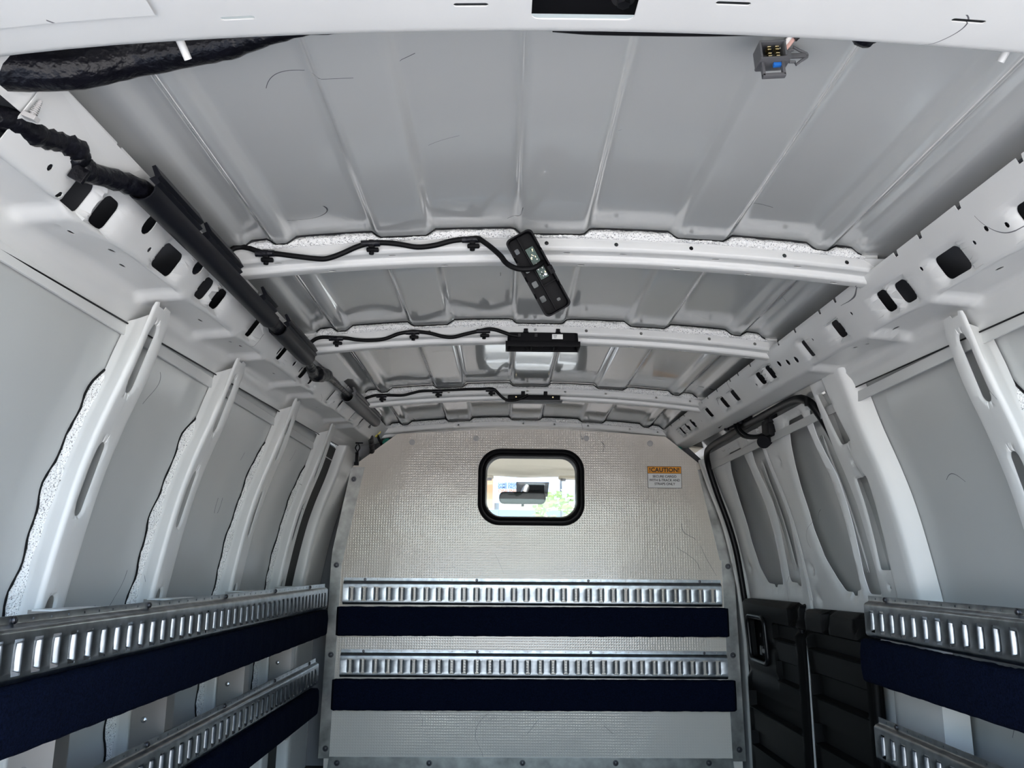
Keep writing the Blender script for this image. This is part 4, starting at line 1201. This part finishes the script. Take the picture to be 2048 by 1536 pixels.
q = MB(); q.box(*cb((.006, -.003, -.017), (.011, .006, .005), .0005)); child(q, 'locking_clip', 'blueclip', cn)
q = MB(); q.box(*cb((.036, .004, 0), (.030, .004, .007)))
a = CB
for s_ in (-1, 1):
    q.tube([tuple(a + F_ @ (Vector(p) * .86)) for p in ((.026, .004, s_ * .009), (.034, .004, s_ * .0095), (.035, .004, s_ * .014), (.043, .004, s_ * .008), (.052, .004, s_ * .003), (.053, .004, 0))], .0017, 6)
child(q, 'arrow_clip', 'greyp', cn)
q = MB().tube([(.232, .879, .604), (.240, .874, .613), (.247, .87, .622)], .0028, 8); child(q, 'pink_wire', 'pink', cn)
q = MB().tube([(.229, .877, .607), (.237, .872, .616), (.244, .867, .625)], .0028, 8); child(q, 'white_wire', 'wirewhite', cn)
q = MB().tube(smooth_path([(.243, .870, .618), (.252, .864, .624), (.265, .85, .622), (.285, .82, .606), (.31, .79, .59)], 4), [.006] * 17, 10); child(q, 'taped_lead', 'tape', cn, 60)
q = MB().tube(smooth_path([(.300, .83, .597), (.312, .835, .592), (.322, .832, .596)], 4), [.008, .009, .010, .009, .009, .010, .008, .009, .006], 8); o = q.build('taped_wire_end', 'tape', None, 60)
tag(o, 'stub of black taped wire peeking out below the rear header', 'cable')
# ------------------------------------------------------------------ caution sticker
sg = empty('caution_sign', (.581, YP, .371)); tag(sg, 'orange and white caution sticker on the partition, right of the window', 'sign')
x0, x1, z0, z1 = .508, .653, .325, .418
def sp_(a, b, c, d, y, nm, m): return child(MB().box(((a + b) / 2, y, (c + d) / 2), (b - a, .0006, d - c)), nm, m, sg, None)
sp_(x0, x1, z0, z1, YP - .0004, 'border', 'ink')
sp_(x0 + .002, x1 - .002, z0 + .002, z1 - .031, YP - .0008, 'white_field', 'stickerwhite')
sp_(x0 + .002, x1 - .002, z1 - .0295, z1 - .002, YP - .0008, 'orange_field', 'stickerorange')
def text(body, size, loc, m, parent, rot=(math.pi / 2, 0, 0), bold=.0, ext=.0002, name='lettering', sx=1.0, align='CENTER'):
    cu = bpy.data.curves.new(name, 'FONT'); cu.body = body; cu.size = size; cu.align_x = align; cu.align_y = 'CENTER'; cu.extrude = ext; cu.offset = bold; cu.resolution_u = 3
    ob = bpy.data.objects.new(name, cu); COL.objects.link(ob)
    dg = bpy.context.evaluated_depsgraph_get(); me = bpy.data.meshes.new_from_object(ob.evaluated_get(dg))
    bpy.data.objects.remove(ob); bpy.data.curves.remove(cu)
    me.materials.clear(); o = link(name, me, m, None)
    o.location = loc; o.rotation_euler = rot; o.scale = (sx, 1, 1)
    if parent is not None:
        o.parent = parent; o.matrix_parent_inverse = Matrix.Translation(-parent.location)
    return o
cx = (x0 + x1) / 2
text('!CAUTION!', .0255, (cx, YP - .0014, z1 - .0162), 'ink', sg, bold=.0006, sx=1.0)
for i, tx in enumerate(('SECURE CARGO', 'WITH E-TRACK AND', 'STRAPS ONLY')):
    text(tx, .0142, (cx, YP - .0014, z1 - .0435 - i * .0158), 'ink', sg, bold=.00025, sx=.98)

# ------------------------------------------------------------------ small things by the partition corners
q = MB(); q.disc((-.634, 3.45, .548), (.1, -1, -.2), .012, .014, 16); o = q.build('wire_plug', 'yellow', None, 40); tag(o, 'yellow wiring plug hanging at the top left partition corner', 'connector')
q = MB(); q.box((-.640, 3.445, .536), (.012, .026, .026), Matrix.Rotation(.4, 3, 'Y'), .002); q.build('plug_body', 'yellow', o, 40)
q = MB().tube(smooth_path([(-.640, 3.22, .540), (-.655, 3.34, .535), (-.660, 3.44, .505), (-.668, 3.52, .46), (-.69, 3.56, .42)], 5), .012, 10); w = q.build('taped_bundle', 'tape', None, 60); tag(w, 'black taped cable bundle running down behind the left partition corner', 'cable')
q = MB().tube(smooth_path([(-.638, 3.455, .535), (-.632, 3.49, .515), (-.622, 3.53, .49)], 4), .006, 8); q.build('lead', 'tape', w, 60)
for s_, lb in ((-1, 'green plastic cap peeking over the left partition corner'), (1, 'green plastic cap peeking over the right partition corner')):
    q = MB(); x = .020 + s_ * .627
    q.disc((x, 3.55, .512), (s_ * .3, -1, .1), .021, .010, 20, .008); q.disc((x, 3.56, .509), (0, -1, 0), .014, .02, 16)
    o = q.build('plastic_cap', 'green', None, 40); tag(o, lb, 'cap')
q = MB()
q.tube(smooth_path([(-.690, 3.29, .470), (-.697, 3.29, .455), (-.690, 3.29, .440), (-.690, 3.29, .420)], 4), .0025, 6)
q.tube(smooth_path([(-.686, 3.29, .472), (-.680, 3.29, .455), (-.687, 3.29, .440), (-.688, 3.29, .420)], 4), .0025, 6)
q.box((-.690, 3.29, .418), (.012, .008, .040), None, .002); q.box((-.690, 3.29, .392), (.018, .010, .014), None, .002); q.box((-.683, 3.29, .475), (.03, .008, .006), None, .002)
o = q.build('cable_clip', 'black', None, 40); tag(o, 'small black cable clip hanging below the left rail, beside the partition', 'clip')

# ------------------------------------------------------------------ cab seen through the window
rows = []
for y in np.linspace(3.56, 4.82, 14):
    t = (y - 3.56) / 1.26; row = []
    for x in np.linspace(-.80, .80, 25):
        z = .555 - .10 * x * x - .055 * t * t + .012 - .012 * math.exp(-((x - .02) / .12) ** 2) * max(0, t - .6) / .4
        row.append((x, y, z))
    rows.append(row)
lip = [(x, y + .012, z + .02) for (x, y, z) in rows[-1]]
hl = MB().grid(rows + [lip]).build('headliner', 'cream', None, 60); tag(hl, 'cream cab headliner seen through the partition window', 'headliner')
for x0_, lb in ((-.33, 'cream sun visor at the upper left inside the cab window'), (.37, 'cream sun visor at the upper right inside the cab window')):
    q = MB(); pts = rrect(x0_ - .17,   .470, x0_ + .17, .492, .016, 5); q.prism(pts, 'y', 4.60, 4.622); o = q.build('sun_visor', 'cream', None, 30); tag(o, lb, 'sun visor')
    sx = 1 if x0_ < 0 else -1
    q = MB().box((x0_ + sx * .145, 4.595, .468), (.03, .02, .014), None, .003); q.build('visor_clip', 'greyp', o, 30)
mr = empty('rear_view_mirror', (.003, 4.75, .38)); tag(mr, 'black rear-view mirror on the windscreen, seen through the window', 'mirror')
child(MB().prism(rrect(-.130, .344, .137, .412, .028, 5), 'y', 4.74, 4.775), 'mirror_shell', 'black', mr, 30)
child(MB().prism(rrect(-.122, .351, .129, .406, .022, 5), 'y', 4.736, 4.7405), 'mirror_glass', 'mirror', mr, 30)
child(MB().box((.005, 4.75, .336), (.018, .014, .014), None, .003), 'tab', 'black', mr)
child(MB().tube([(.01, 4.77, .40), (.02, 4.82, .43), (.03, 4.885, .45)], .02, 12), 'ball_arm', 'black', mr)
sb = MB(); sb.prism([(-.03, .41), (.155, .40), (.165, .485), (-.03, .485)], 'y', 4.90, 4.93); o = sb.build('sensor_housing', 'greyp', None, 30); tag(o, 'grey sensor housing on the windscreen above the mirror', 'sensor housing')
child_ = MB().prism([(.04, .415), (.135, .41), (.135, .47), (.04, .47)], 'y', 4.892, 4.901).build('sensor_cover', 'black', o, 30)
# windscreen, pillars and the unseen dashboard
q = MB(); q.add([(-.78, 4.84, .49), (.78, 4.84, .49), (.80, 5.35, -.05), (-.80, 5.35, -.05)], [(0, 1, 2, 3)]); o = q.build('window_2', 'glass', None, None); tag(o, kind='structure')
q = MB(); q.box((0, 5.33, -.45), (1.74, .06, .80)); q.box((0, 5.1, -.12), (1.70, .55, .05), None, .01); o = q.build('unseen_dashboard', 'greyp', None, None); tag(o, kind='structure')

# ------------------------------------------------------------------ outside
g = MB().add([(-60, -60, -1.45), (60, -60, -1.45), (60, 60, -1.45), (-60, 60, -1.45)], [(0, 1, 2, 3)]).build('ground', 'asphalt', None, None); tag(g, kind='structure')
bb = empty('billboard', (-1, 30, 2.5)); tag(bb, 'pale blue billboard with orange edge beyond the windscreen, advertising online degrees', 'billboard')
child(MB().box((1.30, 30, 2.85), (3.7, .2, 1.3)), 'board', 'bboard', bb, None)
child(MB().box((-.85, 29.95, 2.75), (.62, .25, 1.5)), 'orange_panel', 'borange', bb, None)
for x in (-.4, 2.6): child(MB().tube([(x, 30.1, -1.45), (x, 30.1, 2.3)], .10, 10), 'post', 'greyp', bb)
text('SAME DEGREE', .135, (-.36, 29.88, 2.865), 'bnavy', bb, bold=.003, sx=1.0, align='LEFT')
text('SAME FACULTY', .135, (-.36, 29.88, 2.752), 'bnavy', bb, bold=.003, sx=1.0, align='LEFT')
text('ONLINE', .19, (-.36, 29.88, 2.615), 'borange', bb, bold=.005, sx=1.0, align='LEFT')
fe = empty('hoarding', (0, 26, -1.45)); tag(fe, 'blue hoarding fence beyond the windscreen, behind the trees', 'fence')
bp_ = MB().box((0, 0, 0), (1.18, .08, 3.1)).build('panel', 'bluefence', fe, None)
for i in range(10):
    o = bp_ if i == 0 else bp_.copy()
    if i: COL.objects.link(o); o.parent = fe
    o.location = (-4.5 + i * 1.2, 0, 1.6)
def tree(x, y, h, r, label, mt, seed):
    rn = random.Random(seed); t_ = empty('tree', (x, y, -1.45)); tag(t_, label, 'tree', 'street trees beyond the windscreen')
    q = MB().tube([(0, 0, 0), (.03, 0, h * .4), (0, .02, h * .8)], [.09, .06, .02], 8); q.build('trunk', 'bark', t_, 60)
    q = MB()
    for i in range(520):
        a, b_, c_ = rn.gauss(0, 1), rn.gauss(0, 1), rn.gauss(0, 1); L_ = math.sqrt(a * a + b_ * b_ + c_ * c_); rr = r * rn.uniform(.45, 1.0) ** .5 * (1 + .25 * math.sin(3 * math.atan2(b_, a) + seed))
        p = Vector((a / L_ * rr, b_ / L_ * rr, c_ / L_ * rr * .85 + h - r * .8)); s_ = .07
        m_ = Matrix.Rotation(rn.uniform(0, 6), 3, 'Z') @ Matrix.Rotation(rn.uniform(0, 6), 3, 'X')
        q.add([p + m_ @ Vector(v) for v in ((-s_, -s_ * .6, 0), (s_, -s_ * .6, 0), (s_, s_ * .6, .02), (-s_, s_ * .6, 0))], [(0, 1, 2, 3)])
    tag(q.build('crown', mt, t_, None, False), kind='stuff')
tree(1.25, 21, 3.25, .75, 'green leafy tree right of the mirror, beyond the windscreen', 'leaf', 1)
tree(2.6, 21, 2.75, .6, 'yellowish tree at the lower right of the cab window', 'leafy', 2)
tree(-.75, 20, 2.5, .5, 'small green tree at the lower left of the cab window', 'leaf', 3)
tree(.55, 18, 2.2, .45, 'low yellow-green tree just below the mirror', 'leafy', 4)
lp_ = empty('lamp_post', (1.52, 24, -1.45)); tag(lp_, 'thin dark lamp post beyond the windscreen, right of the mirror', 'lamp post')
q = MB().tube([(0, 0, 0), (0, 0, 4.1)], .03, 8); q.build('pole', 'greyp', lp_, None)
q = MB().box((0, 0, 4.1), (.07, .07, .12), None, .01); q.build('lamp_head', 'greyp', lp_, None)
